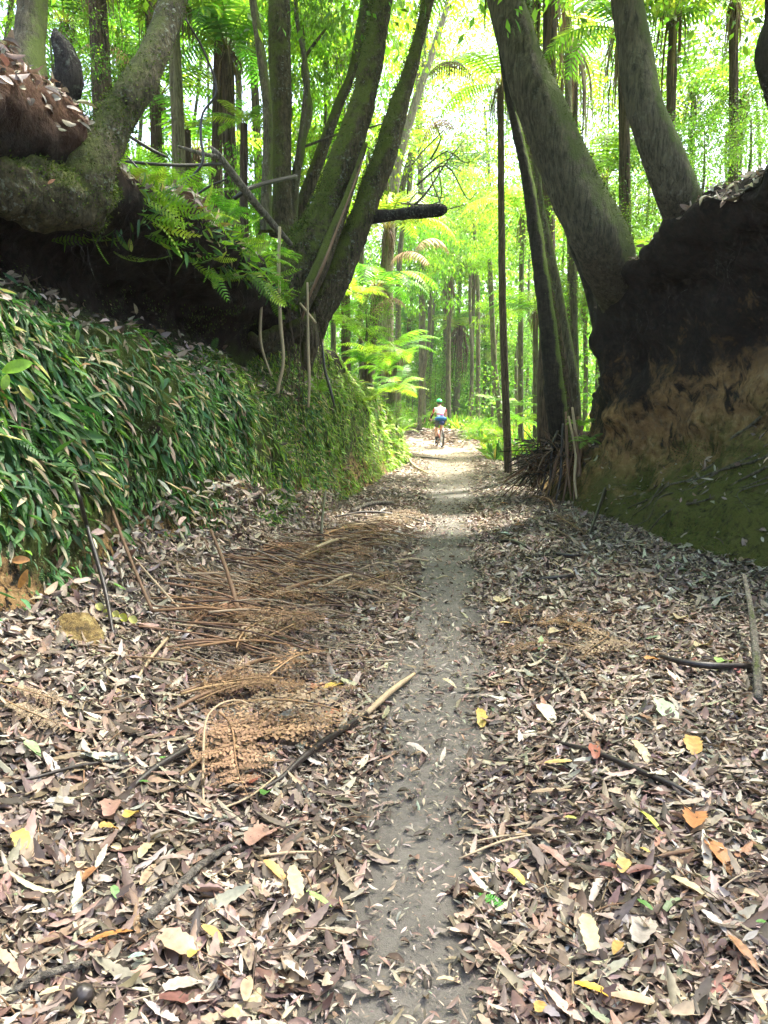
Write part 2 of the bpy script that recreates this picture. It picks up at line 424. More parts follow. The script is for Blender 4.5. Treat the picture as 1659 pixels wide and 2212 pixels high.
RK = {
 -6: [(-.2, -.2), (0, .2), (.2, .5), (.5, 1.0), (.85, 1.5), (1.2, 1.8), (1.35, 2.4), (1.2, 3.), (.75, 3.5), (.65, 3.9), (1.1, 4.3), (4, 4.6), (14, 5.6), (45, 9)],
 7.3: [(-.2, -.2), (0, .02), (.35, .4), (1.0, .9), (1.6, 1.35), (2.1, 1.85), (2.15, 2.4), (1.7, 2.95), (.6, 3.45), (.45, 3.9), (.9, 4.25), (4, 4.6), (14, 5.5), (45, 8.5)],
 9.2: [(-.2, -.2), (0, .0), (.3, .35), (.75, .75), (1.1, 1.05), (1.35, 1.4), (1.25, 2.1), (1.0, 2.8), (.45, 3.3), (.3, 3.7), (.8, 3.95), (4, 4.2), (14, 5.1), (45, 8)],
 11.3: [(-.2, -.2), (0, .0), (.16, .3), (.34, .55), (.46, .78), (.5, 1.2), (.46, 1.9), (.38, 2.5), (.25, 2.85), (.3, 3.15), (.8, 3.4), (4, 3.6), (14, 4.4), (45, 7)],
 12.2: [(-.2, -.2), (0, .0), (.15, .3), (.3, .6), (.45, .9), (.6, 1.2), (.7, 1.6), (.75, 2.0), (.75, 2.2), (.85, 2.4), (1.3, 2.6), (4, 3.0), (14, 3.8), (45, 6.5)],
 13.4: [(-.2, -.2), (0, .0), (.2, .25), (.4, .5), (.55, .75), (.7, .95), (.85, 1.15), (1.0, 1.35), (1.15, 1.45), (1.4, 1.55), (2.0, 1.75), (4, 2.3), (14, 3.4), (45, 6)],
 18: [(-.2, -.2), (0, .0), (.25, .14), (.5, .28), (.75, .42), (1., .55), (1.2, .66), (1.45, .78), (1.7, .88), (2.0, .98), (2.6, 1.15), (4, 1.5), (14, 2.5), (45, 5)],
 24: [(-.2, -.2), (0, .0), (.3, .08), (.6, .17), (.9, .26), (1.2, .34), (1.5, .42), (1.8, .48), (2.1, .53), (2.5, .6), (3.2, .7), (5, .95), (14, 1.8), (45, 4)],
 31: [(-.2, -.3), (0, .0), (.3, .06), (.7, .12), (1.1, .18), (1.5, .24), (1.9, .3), (2.3, .36), (2.7, .42), (3.1, .48), (4, .6), (6, .8), (14, 1.4), (45, 3)],
}
def bank(keys, foot, side, sub, seed, amp):
    Yk = np.array(sorted(keys)); A = np.array([keys[k] for k in sorted(keys)], float)
    Ys = axis((-6, 2, .5), (2, 15, .07), (15, 31.01, .2))
    c = np.stack([np.stack([np.interp(Ys, Yk, A[:, i, j]) for j in (0, 1)], -1) for i in range(A.shape[1])], 1)
    nseg = c.shape[1] - 1; S = []
    cc = np.concatenate([2 * c[:, :1] - c[:, 1:2], c, 2 * c[:, -1:] - c[:, -2:-1]], 1)
    for i in range(nseg):
        a, b_, d, e = cc[:, i], cc[:, i + 1], cc[:, i + 2], cc[:, i + 3]
        n_ = sub if i < nseg - 3 else (12 if i < nseg - 2 else 20)
        for t in np.linspace(0, 1, n_, endpoint=False):
            # Catmull-Rom near the face, straight on the terrace
            cr = .5 * (2 * b_ + (d - a) * t + (2 * a - 5 * b_ + 4 * d - e) * t * t + (3 * b_ - a - 3 * d + e) * t ** 3)
            S.append(cr if i < nseg - 4 else b_ + (d - b_) * t)
    S.append(c[:, -1]); S = np.stack(S, 1)
    X = foot(Ys)[:, None] + side * S[..., 0]
    base = gz(foot(Ys), Ys)
    V = np.stack([X, np.repeat(Ys[:, None], S.shape[1], 1), S[..., 1] + (base * (Ys > 24))[:, None]], -1)
    def normals(V):
        n = np.cross(np.gradient(V, axis=0), np.gradient(V, axis=1)) * -side
        return nrm(n)
    Nn = normals(V)
    k = amp * (1 - .75 * sstep(22, 30, V[..., 1])) * sstep(-.2, .4, S[..., 0] + .0 * X)
    dsp = fbm(V * np.array([1.1, 1.1, 1.3]), seed, 4) * k + fbm(V * np.array([4.5, 4.5, 2.6]), seed + 7, 4) * k * .38
    zl = (.1 if side > 0 else .8) * np.clip((V[..., 2] - 2.2) / .6, 0, 1) * np.clip((4.4 - V[..., 2]) / .6, 0, 1) * (np.abs(V[..., 0]) < 6)
    dsp = dsp + zl * (.16 * fbm(V * 2.6, seed + 3, 4) + .10 * np.abs(fbm(V * 6, seed + 4, 3)))
    dsp = dsp + .05 * fbm(V * np.array([7., 7, 4.5]), seed + 11, 3) * (np.abs(V[..., 0]) < 6) * (1 - sstep(14, 20, V[..., 1]))
    V = V + Nn * dsp[..., None]
    return V, normals(V)
LV, LN = bank(LK, bl, -1, 8, 31, .2)
RV, RN = bank(RK, br, 1, 8, 57, .26)
def bank_mat(name, side):
    m, nt, out = newmat(name); L = nt.links.new
    vo = mapping(nt); g = N(nt, 'ShaderNodeNewGeometry')
    sx = N(nt, 'ShaderNodeSeparateXYZ'); L(vo, sx.inputs[0])
    n1 = noise_node(nt, 2.3, 6, .62, vo, .5); n2 = noise_node(nt, 13, 6, .65, vo); n3 = noise_node(nt, 75, 4, .7, vo)
    nst = noise_node(nt, 4, 6, .65, mapping(nt, (1.4, 1.4, .8)), 1.2)
    earth = ramp(nt, n2, [(.3, (.006, .005, .004)), (.7, (.030, .021, .014))])
    clay = ramp(nt, n2, [(.3, (.14, .078, .03)), (.55, (.33, .20, .085)), (.72, (.48, .36, .19))])
    if side > 0:   # clay shelf, rising towards the near end
        zt_ = math_n(nt, 'ADD', sx.outputs[2], math_n(nt, 'MULTIPLY', math_n(nt, 'ADD', sx.outputs[1], -9.2), .3))
        zb = math_n(nt, 'ADD', zt_, math_n(nt, 'MULTIPLY', math_n(nt, 'ADD', math_n(nt, 'ADD', n1, -.5), math_n(nt, 'MULTIPLY', math_n(nt, 'ADD', n2, -.5), .45)), 3.6))
        cf = ramp(nt, math_n(nt, 'MULTIPLY', zb, .25), [(.06, (0, 0, 0)), (.28, (1, 1, 1)), (.40, (1, 1, 1)), (.62, (0, 0, 0))])
        cf = math_n(nt, 'MULTIPLY', cf, ramp(nt, nst, [(.36, (0, 0, 0)), (.5, (1, 1, 1))]))
        mz = ramp(nt, math_n(nt, 'MULTIPLY', math_n(nt, 'ADD', zt_, math_n(nt, 'MULTIPLY', math_n(nt, 'ADD', n1, -.5), 2.6)), .25),
                  [(.18, (1, 1, 1)), (.42, (0, 0, 0))])
        mos = math_n(nt, 'MULTIPLY', mz, ramp(nt, n2, [(.3, (0, 0, 0)), (.5, (1, 1, 1))]))
    else:
        zb = math_n(nt, 'ADD', sx.outputs[2], math_n(nt, 'MULTIPLY', math_n(nt, 'ADD', n1, -.5), 1.2))
        cf = ramp(nt, math_n(nt, 'MULTIPLY', zb, .25), [(.12, (1, 1, 1)), (.2, (0, 0, 0))])
        cf = math_n(nt, 'MULTIPLY', cf, ramp(nt, n2, [(.42, (0, 0, 0)), (.5, (1, 1, 1))]))
        mz = ramp(nt, math_n(nt, 'MULTIPLY', zb, .25), [(.14, (0, 0, 0)), (.25, (1, 1, 1)), (.54, (1, 1, 1)), (.62, (0, 0, 0))])
        mos = math_n(nt, 'MULTIPLY', mz, ramp(nt, n1, [(.34, (0, 0, 0)), (.5, (1, 1, 1))]))
    c = mixc(nt, cf, earth, clay)
    if side < 0: c = mixc(nt, math_n(nt, 'MULTIPLY', ramp(nt, math_n(nt, 'MULTIPLY', sx.outputs[2], .2), [(.64, (0, 0, 0)), (.7, (1, 1, 1))]), .6), c, mixc(nt, n2, (.07, .03, .016), (.20, .10, .055)))
    moss = mixc(nt, n3, (.025, .036, .006), (.085, .12, .018) if side < 0 else (.16, .155, .035))
    c = mixc(nt, mos, c, moss)
    b = N(nt, 'ShaderNodeBsdfPrincipled', inp={'Roughness': .92, 'Specular IOR Level': .2})
    L(c, b.inputs['Base Color'])
    h = math_n(nt, 'ADD', math_n(nt, 'MULTIPLY', n2, 1.2), math_n(nt, 'ADD', math_n(nt, 'MULTIPLY', n3, .35), math_n(nt, 'MULTIPLY', nst, .8)))
    L(bump(nt, h, .8, .06), b.inputs['Normal']); L(b.outputs[0], out.inputs[0])
    return m
for nm, V_, s, lb in (('left_bank', LV, -1, 'steep left bank of the cutting, undercut below the tree roots'),
                      ('right_bank', RV, 1, 'dark right bank of the cutting with orange clay and moss')):
    F = gridF(V_.shape[0], V_.shape[1])
    if s < 0: F = F[:, ::-1]
    o = obj(nm, mesh_np(nm, V_.reshape(-1, 3), [F]), bank_mat(nm + '_earth', s))
    tag(o, lb, 'bank', kind='structure')
def sample(V, Nn, n, cond=None):
    """n random points on a bank where cond(points) holds, spread by area"""
    e1 = np.linalg.norm(V[1:, :-1] - V[:-1, :-1], axis=-1); e2 = np.linalg.norm(V[:-1, 1:] - V[:-1, :-1], axis=-1)
    a = e1 * e2; mid = (V[1:, 1:] + V[:-1, :-1]) / 2
    if cond is not None: a = a * cond(mid, (Nn[1:, 1:] + Nn[:-1, :-1]) / 2)
    w = a.ravel() / a.sum(); k = rng.choice(len(w), n, p=w)
    i, j = np.divmod(k, a.shape[1]); s, t = rng.random((2, n, 1))
    f = lambda A: (A[i, j] * (1 - s) + A[i + 1, j] * s) * (1 - t) + (A[i, j + 1] * (1 - s) + A[i + 1, j + 1] * s) * t
    return f(V), nrm(f(Nn))

def ter(x, y):
    """height of the ground or bank top under a point"""
    z = float(gz(x, y))
    for K, f, s in ((LK, bl, -1), (RK, br, 1)):
        o = s * (x - float(f(y)))
        if o > 0 and y < 31:
            ks = sorted(K); c = np.array([[np.interp(y, ks, [K[k][i][j] for k in ks]) for j in (0, 1)] for i in range(14 if len(K[ks[0]]) > 13 else 13)])
            c = c[np.argmax(c[:, 1] * (c[:, 0] < 1.3)):] if o < 1.0 else c
            z = float(np.interp(o, c[:, 0], c[:, 1])) if np.all(np.diff(c[:, 0]) > 0) else float(max(np.interp(o, c[-5:, 0], c[-5:, 1]), 0))
            z += float(gz(f(y), y)) * (y > 24)
    return z

# ------------------------------------------------------------------ leaf litter
LIT = [(.43, .345, .25), (.36, .27, .19), (.27, .195, .135), (.44, .37, .285), (.15, .105, .075), (.35, .22, .15), (.40, .31, .19), (.45, .36, .25), (.36, .17, .08), (.08, .055, .045), (.46, .42, .355), (.20, .27, .13)]
LIT = [tuple((.93 * (.66 * np.array(x) + .34 * np.mean(x) * np.array([1.05, 1., .93]))).tolist()) for x in LIT]
DARK = [(.13, .095, .07), (.09, .066, .05), (.18, .13, .095), (.21, .145, .11), (.065, .048, .038)]
LITW = [20, 18, 17, 11, 13, 9, 5, 3, 2, 9, 4, .7]
M_litter = leaf_mat('dry_leaf', .12, .55, .35, (1.1, 1., .8), .55, 55, sat=1.05)
def floor_normal(p):
    e = .05
    dx = (gz(p[:, 0] + e, p[:, 1]) - gz(p[:, 0] - e, p[:, 1])) / (2 * e); dy = (gz(p[:, 0], p[:, 1] + e) - gz(p[:, 0], p[:, 1] - e)) / (2 * e)
    return nrm(np.stack([-dx, -dy, np.ones(len(p))], -1))
def litter(acc, n, y0, y1, tpl, Lr, asp, pathkeep, tilt=.25, lift=.025, pal=LIT, w=LITW, xpad=.35):
    Y = y0 + (y1 - y0) * rng.random(n * 2)
    hw = .62 * (Y + 1.3)
    xl = np.maximum(bl(Y) - xpad, cpath(Y) * 0 - hw); xr = np.minimum(br(Y) + xpad, hw)
    X = xl + (xr - xl) * rng.random(n * 2)
    pm = onpath(X, Y)
    # patches where soil shows through
    cl = fbm(np.stack([X * 1.6, Y * 1.6, X * 0], -1), 77, 3)
    keep = rng.random(n * 2) < (1 - pm * (1 - pathkeep)) * (.62 + .6 * np.clip(cl + .35, 0, 1))
    X, Y, pm = X[keep][:n], Y[keep][:n], pm[keep][:n]
    k = len(X)
    p = np.stack([X, Y, gz(X, Y)], -1)
    nn = nrm(floor_normal(p) + rng.normal(size=(k, 3)) * (tilt * (1 - .5 * pm))[:, None])
    az = rng.random(k) * 2 * np.pi
    d = np.stack([np.cos(az), np.sin(az), np.zeros(k)], -1); d = nrm(d - nn * (d * nn).sum(-1, keepdims=True))
    L = rng.uniform(*Lr, k) * (1 - .25 * pm)
    p = p - d * (L / 2)[:, None]; p[:, 2] = gz(p[:, 0] + d[:, 0] * L / 2, p[:, 1] + d[:, 1] * L / 2) - d[:, 2] * L / 2 + .003 + lift * rng.random(k) ** 1.5 * (1 - .8 * pm)
    return scatter(tpl, p, d, nn, L, L * rng.uniform(*asp, k), pick(pal, w, k), acc, .15)
acc = Acc()
litter(acc, 8970, .8, 5.5, OVAL, (.05, .10), (.34, .5), .10, .1, .004, DARK, [1] * 5)
litter(acc, 4140, .8, 5.5, BIG, (.08, .15), (.2, .3), .05, .1, .006, DARK, [1] * 5)
litter(acc, 9000, 5.5, 13, OVAL, (.05, .11), (.34, .5), .10, .1, .004, DARK, [1] * 5)
litter(acc, 31739, .8, 5.5, SMALL, (.022, .068), (.15, .32), .34, .22, .02)
litter(acc, 19320, .8, 5.5, SMALL, (.008, .026), (.2, .5), .85, lift=.006)
litter(acc, 3587, .8, 5.5, OVAL, (.04, .085), (.34, .5), .05, .22, .015)
litter(acc, 4968, .8, 5.5, BIG, (.08, .18), (.18, .28), .05, .2, .015)
litter(acc, 26000, 5.5, 13, SMALL, (.034, .085), (.18, .33), .36)
litter(acc, 6000, 5.5, 13, SMALL, (.015, .035), (.2, .5), .85, lift=.006)
litter(acc, 2600, 5.5, 13, OVAL, (.05, .11), (.34, .5), .05, .3)
litter(acc, 4200, 5.5, 13, BIG, (.09, .19), (.2, .3), .04, .3)
litter(acc, 13000, 13, 30, BLADE, (.06, .13), (.28, .42), .22)
V, F, C = acc.get()
tag(obj('leaf_litter', mesh_np('leaf_litter', V, F, C), M_litter), 'dense carpet of dry brown fallen leaves over the cutting floor', 'leaf litter', kind='stuff')
# litter lying on banks and terraces, and on the floor beyond the bend
acc = Acc()
up = lambda lo: (lambda m_, n_: (n_[..., 2] > lo) * (m_[..., 1] > 3) * (m_[..., 2] < 5.4) * np.clip(1.25 - np.abs(m_[..., 0] - np.where(m_[..., 0] < 1, bl(m_[..., 1]), br(m_[..., 1]))) / 4, 0, 1) * np.where(m_[..., 1] < 15, 1., .3))
p, nn = sample(LV, LN, 4200, lambda m_, n2: (m_[..., 1] > 3) * (m_[..., 1] < 12) * (m_[..., 2] > .1) * (m_[..., 2] < np.interp(m_[..., 1], [3, 4.6, 6, 7.5, 10, 12], [.45, .6, .9, .9, .5, .3])) * (n2[..., 0] > 0) * np.clip(fbm(m_ * 1.7, 150, 3) * 2.2 + .7, .08, 1))
az = rng.random(4200) * 6.283; n2 = nrm(nn + np.array([0, 0, .5]) + rng.normal(size=p.shape) * .4); d = np.stack([np.cos(az), np.sin(az), -.5 + 0 * az], -1); d = nrm(d - n2 * (d * n2).sum(-1, keepdims=True)); L = rng.uniform(.05, .13, 4200)
scatter(SMALL + OVAL, p + nn * rng.uniform(.02, .09, (4200, 1)), d, n2, L, L * rng.uniform(.25, .42, 4200), pick(LIT, LITW, 4200), acc)
p, nn = sample(LV, LN, 1500, lambda m_, n2: (m_[..., 1] > 3.5) * (m_[..., 1] < 7.5) * (m_[..., 2] > 3.25) * (n2[..., 2] > .15) * (np.abs(m_[..., 0] - bl(m_[..., 1])) < 2))
az = rng.random(1500) * 6.283; n2 = nrm(nn + rng.normal(size=p.shape) * .35); d = np.stack([np.cos(az), np.sin(az), 0 * az], -1); d = nrm(d - n2 * (d * n2).sum(-1, keepdims=True)); L = rng.uniform(.05, .14, 1500)
scatter(SMALL + OVAL, p + nn * .02, d, n2, L, L * rng.uniform(.25, .42, 1500), pick(LIT, LITW, 1500), acc)
for V_, N_, n_ in ((LV, LN, 9000), (RV, RN, 9000)):
    p, nn = sample(V_, N_, n_, (lambda m_, n2: up(.55)(m_, n2) * ((m_[..., 2] > 2.7) + .12)) if V_ is RV else up(.55)); az = rng.random(n_) * 6.283
    d = np.stack([np.cos(az), np.sin(az), az * 0], -1); n2 = nrm(nn + rng.normal(size=p.shape) * .35); d = nrm(d - n2 * (d * n2).sum(-1, keepdims=True))
    L = rng.uniform(.05, .15, n_); scatter(BLADE + OVAL[:2], p + nn * .02, d, n2, L, L * rng.uniform(.22, .4, n_), pick(LIT, LITW, n_), acc)
n_ = 11000; X = rng.uniform(-4, 6, n_); Y = rng.uniform(28.5, 39, n_); kp = rng.random(n_) > .8 * onpath(X, Y); X, Y = X[kp], Y[kp]; n_ = len(X)
p = np.stack([X, Y, gz(X, Y) + .02], -1); az = rng.random(n_) * 6.283; d = np.stack([np.cos(az), np.sin(az), az * 0 + .05], -1)
L = rng.uniform(.12, .3, n_); scatter(DIAM, p, d, nrm(np.array([0, 0, 1.]) + rng.normal(size=p.shape) * .4), L, L * .35, pick(LIT, LITW, n_), acc)
V, F, C = acc.get()
tag(obj('bank_litter', mesh_np('bank_litter', V, F, C), M_litter), 'dry leaves caught on the bank tops and ledges', 'leaf litter', kind='stuff')

# ------------------------------------------------------------------ hanging ferns on the left bank
M_wall = leaf_mat('hanging_fern', .28, .55, .35, (1.3, 1.6, .7), .4, 60, sat=1.05)
M_moss = leaf_mat('moss_leaf', .25, .7, .2, (1.2, 1.4, .6), .4, 40)
WALL = [(.04, .10, .032), (.06, .145, .045), (.095, .20, .055), (.14, .26, .045), (.025, .06, .022), (.09, .19, .10), (.50, .40, .27), (.60, .51, .38), (.26, .17, .10)]
WALLW = [15, 22, 22, 8, 8, 13, 9, 8, 4]
def hang(acc, V_, N_, n, cond, Lr, asp, tpl, pal, w, out_=.55, along=.25, off=.02):
    n = int(n)
    p, nn = sample(V_, N_, n, cond)
    # rows of hanging blades keep a common lean, with patches
    pt = fbm(p * 1.4, 91, 2)
    d = nn * out_ + np.array([0, 1., 0]) * (along * .5 + .8 * pt)[:, None] + np.array([0, 0, -1.]) * 1.05 + rng.normal(size=p.shape) * .42
    L = rng.uniform(*Lr, n) * (1 + .5 * pt)
    n2 = nrm(nn * .8 + np.array([0, 0, .6]) + rng.normal(size=p.shape) * .25)
    return scatter(tpl, p + nn * off, d, n2, L, L * rng.uniform(*asp, n), pick(pal, w, n, .22), acc, .12)
acc = Acc()
bandz = lambda y0, y1, z0, z1, a0=.0: (lambda m_, n_: (m_[..., 1] > y0) * (m_[..., 1] < y1) * (m_[..., 2] + .35 * fbm(m_ * .9, 15, 3) > z0) * (m_[..., 2] + .25 * fbm(m_ * 1.1, 16, 3) < z1)
     * (n_[..., 0] > .15) * np.clip(fbm(m_ * 1.6, 17, 3) * 1.6 + .75, .06, 1))
topz = lambda y0, y1, z0: (lambda m_, n_: (m_[..., 1] > y0) * (m_[..., 1] < y1) * (m_[..., 2] + .3 * fbm(m_ * .9, 15, 3) > z0)
     * (m_[..., 2] < np.interp(m_[..., 1], [3, 4.4, 5.2, 6, 8, 10, 12, 13.5, 18, 23, 28], [3.1, 2.9, 2.65, 2.4, 2.3, 2.15, 2.4, 3.0, 2.7, 1.9, .8]) + .2 * fbm(m_ * 1.3, 16, 2)) * (n_[..., 0] > .1) * np.clip(fbm(m_ * 1.6, 17, 3) * 1.6 + .8, .12, 1))
hang(acc, LV, LN, 7600, lambda a, b_: topz(3, 8.6, .3)(a, b_) * np.clip(1.3 - 2.6 * np.clip(fbm(a * 1.25, 140, 3), 0, 1), .05, 1), (.08, .19), (.15, .28), HANG, WALL, WALLW)
hang(acc, LV, LN, 4200, topz(7.2, 12.5, .12), (.07, .15), (.12, .2), HANG, WALL, WALLW)
hang(acc, LV, LN, 3400, lambda a, b_: topz(3, 12, .3)(a, b_) * np.clip(3 * fbm(a * 1.8, 160, 2) + .3, .05, 1), (.03, .09), (.3, .55), OVAL, WALL, WALLW, .8, -.2)
FT = []
for k_ in range(4):                      # small pinnate fronds among the straps
    V_, F_ = [], []; r_ = np.random.default_rng(k_); t_ = np.linspace(0, 1, 13); cz = -(.3 + .3 * k_ / 3) * t_ ** 2
    for j_ in range(12):
        w_ = .5 * math.sin(math.pi * (t_[j_] * .9 + .08)) ** .8
        for s_ in (-1, 1):
            b0 = len(V_); V_ += [(t_[j_], 0, cz[j_]), (t_[j_] + .03, s_ * w_ * .6, cz[j_] - .03), (t_[j_] + .10, s_ * w_, cz[j_] - .08), (t_[j_] + .055, s_ * .05 * w_, cz[j_])]; F_.append((b0, b0 + 1, b0 + 2, b0 + 3))
    V_ = np.array(V_ + [V_[-1]]); FT.append((V_, np.array(F_)))
hang(acc, LV, LN, 260, topz(3, 9.5, .4), (.14, .26), (.3, .42), FT, WALL[:3] + WALL[:3], WALLW[:6], .8, .1)
V, F, C = acc.get()
tag(obj('hanging_fern_cover', mesh_np('hanging_fern_cover', V, F, C), M_wall), 'dark green strap ferns with tan dead blades hanging over the left bank', 'ferns', kind='stuff')
acc = Acc()
WB = [(.18, .31, .035), (.24, .37, .045), (.11, .22, .03), (.31, .39, .07), (.06, .12, .025), (.42, .34, .2), (.28, .2, .1), (.17, .3, .09)]
WBW = [20, 18, 18, 12, 10, 7, 6, 6]
hang(acc, LV, LN, 22000, topz(8.6, 19, .05), (.05, .13), (.16, .3), BLADE, WB, WBW, .6, .15)
hang(acc, LV, LN, 7500, topz(18, 30, .02), (.09, .24), (.2, .34), BLADE, WB, WBW, .7, .0)
V, F, C = acc.get()
tag(obj('bank_grass', mesh_np('bank_grass', V, F, C), M_wall), 'bright green grassy ferns covering the far end of the left bank', 'ferns', kind='stuff')
acc = Acc()
SM = [(.07, .11, .03), (.10, .145, .04), (.12, .17, .06), (.05, .075, .022), (.17, .2, .1), (.36, .3, .2)]
hang(acc, LV, LN, 30000, topz(3.2, 9.5, .4), (.012, .034), (.35, .6), DIAM, SM, [20, 22, 14, 14, 8, 5], .9, .1, .012)
hang(acc, LV, LN, 5000, lambda m_, n_: (m_[..., 1] > 3.2) * (m_[..., 1] < 12) * (m_[..., 2] > 1.7) * (m_[..., 2] < 2.75) * np.clip(fbm(m_ * 2, 33, 3) * 2 + .3, 0, 1), (.012, .03), (.35, .6), DIAM, SM, [20, 22, 14, 14, 2, 1], .9, .1, .006)
hang(acc, RV, RN, 15000, lambda m_, n_: (m_[..., 1] > 6.3) * (m_[..., 1] < 12.3) * (m_[..., 2] < 1.15) * np.clip(fbm(m_ * 1.8, 34, 3) * 2.2 + .5, 0, 1), (.010, .028), (.4, .6), DIAM,
     [(.045, .07, .012), (.06, .09, .014), (.03, .045, .01), (.08, .11, .02)], [1, 1, 1, .5], .8, .0, .004)
V, F, C = acc.get()
tag(obj('moss_cover', mesh_np('moss_cover', V, F, C), M_moss), 'moss and tiny creeping leaves on the damp bank faces', 'moss', kind='stuff')
# ------------------------------------------------------------------ bark
M_mossbark = bark_mat('mossy_bark', (.024, .020, .011), (.145, .12, .07), (.11, .135, .024), .8, (1, 1, .55), 22, (-.35, -.1, .8), .4, .7, 1.)
M_lichen = bark_mat('lichen_bark', (.028, .024, .013), (.15, .13, .07), (.10, .115, .028), .64, (1, 1, .8), 24, (0, 0, 1), .4, 1., 1.)
M_grey = bark_mat('grey_brown_bark', (.046, .042, .026), (.16, .14, .088), (.085, .11, .028), .55, (1, 1, .3), 16, (.9, .1, .6), .6, .25, 1.)
M_blackmoss = bark_mat('dark_mossy_bark', (.010, .009, .007), (.045, .038, .027), (.075, .11, .014), .56, (1, 1, 1.6), 10, (1, .2, .4), .7, 0, .7)
M_slender = bark_mat('slender_bark', (.045, .040, .026), (.15, .13, .085), (.09, .12, .025), .55, (1, 1, .3), 16, (.5, 0, .5), .4, .5, .5)
M_fernbark = bark_mat('fern_trunk_bark', (.028, .019, .013), (.20, .14, .10), (.05, .07, .015), .15, (1, 1, .08), 42, (0, 0, 1), .2, .2, 1.)
M_palebark = bark_mat('pale_bark', (.16, .13, .09), (.36, .31, .22), (.10, .12, .03), .3, (1, 1, .12), 30, (0, 0, 1), .2, 0, .8)
M_farbark = bark_mat('far_bark', (.06, .055, .035), (.17, .155, .09), (.13, .17, .035), .62, (1, 1, .4), 9, (0, 0, 1), .3, 0, .4)
M_stump = bark_mat('stump_wood', (.012, .010, .008), (.05, .044, .036), (.05, .07, .02), .2, (1, 1, .12), 30, (0, 0, 1), .2, .5, 1.)
M_root = plain_mat('root_skin', (.10, .075, .05), .8, .2, 0, .4)
M_straw = plain_mat('dry_stalk', (.38, .29, .18), .6, .3, 0, .35)
M_darkstalk = plain_mat('dark_stalk', (.030, .024, .021), .42, .5, 0, .5)
M_brownstalk = plain_mat('brown_stalk', (.16, .095, .055), .6, .3, 0, .4)
M_greystick = bark_mat('grey_stick_bark', (.09, .08, .065), (.25, .225, .19), (.1, .12, .04), .1, (1, 1, 1), 30, (0, 0, 1), .2, .5, .8)
M_blackmoss.name = 'dark_mossy_bark'
# ------------------------------------------------------------------ foliage
M_leaf = leaf_mat('broad_leaf', .5, .45, .4, (1.5, 1.7, .62), .3, 8, .05)
M_frond = leaf_mat('fern_frond', .5, .5, .35, (1.5, 1.7, .62), .3, 20, .05)
M_deadfrond = leaf_mat('dead_frond', .15, .7, .2, (1.1, 1., .8), .5, 40, .02, sat=.9)
GREEN = [(.10, .20, .028), (.135, .25, .035), (.07, .15, .026), (.17, .28, .045), (.22, .29, .05)]
GREENW = [10, 12, 6, 8, 4]

def frond(npin=24, teeth=4, elev=50, droop=95, width=.22, seed=0, col=(.1, .2, .02), rcol=(.10, .09, .03), jag=.35, sag=.25, start=.16, side=1.):
    """pinnate frond of unit length in the x z plane, arching over; V, F(quads), C"""
    r = np.random.default_rng(seed); A = Acc()
    t = np.linspace(0, 1, 60); a = R_(elev) - R_(droop) * t ** 1.25
    x = np.cumsum(np.cos(a)) / 60; z = np.cumsum(np.sin(a)) / 60; y = .03 * np.sin(t * 3 + seed) * t
    p = np.stack([x, y, z], -1)
    w = .008 * (1 - .8 * t)
    q = np.concatenate([p + np.stack([0 * t, w, 0 * t], -1), p - np.stack([0 * t, w, 0 * t], -1)])
    A.add(q, [np.array([(i, i + 1, 61 + i, 60 + i) for i in range(59)])], rcol)
    tt = np.linspace(start, .985, npin)
    for k, s in enumerate(tt):
        i = s * 59; i0 = int(i); pt = p[i0] + (p[min(59, i0 + 1)] - p[i0]) * (i - i0)
        tg = nrm(p[min(59, i0 + 1)] - p[max(0, i0 - 1)]); nr = np.array([-tg[2], 0, tg[0]])
        u_ = (s - start) / (1 - start)
        ln = width * (math.sin(math.pi * min(1, (u_ * .92 + .09)) ** .75) ** .8) * r.uniform(.88, 1.1)
        gap = (1 - start) / npin
        for sd in (-1, 1):
            d = nrm(np.array([0, sd * side, 0]) + tg * .38 - nr * 0 + np.array([0, 0, -sag * r.uniform(.6, 1.4)]))
            n_ = teeth * 2 + 1; V = []
            for j in range(n_):
                f = j / (n_ - 1)
                hw = gap * .46 * (1 - f) ** .55 * (1 if j % 2 == 0 else 1 - jag) + .0006
                c = pt + d * ln * f + np.array([0, 0, -sag * ln * .35 * f * f])
                V += [c + tg * hw, c - tg * hw]
            A.add(V, [np.array([(2 * j, 2 * j + 1, 2 * j + 3, 2 * j + 2) for j in range(n_ - 1)])], np.array(col) * r.uniform(.8, 1.2))
    return A.get()
def rotz(V, a): c, s = math.cos(a), math.sin(a); return np.stack([V[:, 0] * c - V[:, 1] * s, V[:, 0] * s + V[:, 1] * c, V[:, 2]], -1)
def fern_crown(n=14, seed=0, teeth=3, elev=(35, 70), droop=(80, 130), pal=GREEN, lens=(.8, 1.1), npin=22, width=.2):
    r = np.random.default_rng(seed); A = Acc()
    for i in range(n):
        V, F, C = frond(npin, teeth, r.uniform(*elev), r.uniform(*droop), width, seed * 50 + i, pal[r.integers(len(pal))])
        V = rotz(V * r.uniform(*lens), i * 2 * math.pi / n + r.uniform(-.2, .2)); A.add(V, F, C)
    return A.get()
CROWNS = [mesh_np('fern_crown_mesh', *fern_crown(15, 1)), mesh_np('fern_crown_mesh', *fern_crown(12, 2, elev=(20, 60))), mesh_np('fern_crown_mesh', *fern_crown(17, 3, elev=(40, 80), droop=(100, 150))),
          mesh_np('fern_crown_mesh', *fern_crown(11, 4, elev=(15, 50), droop=(60, 90)))]
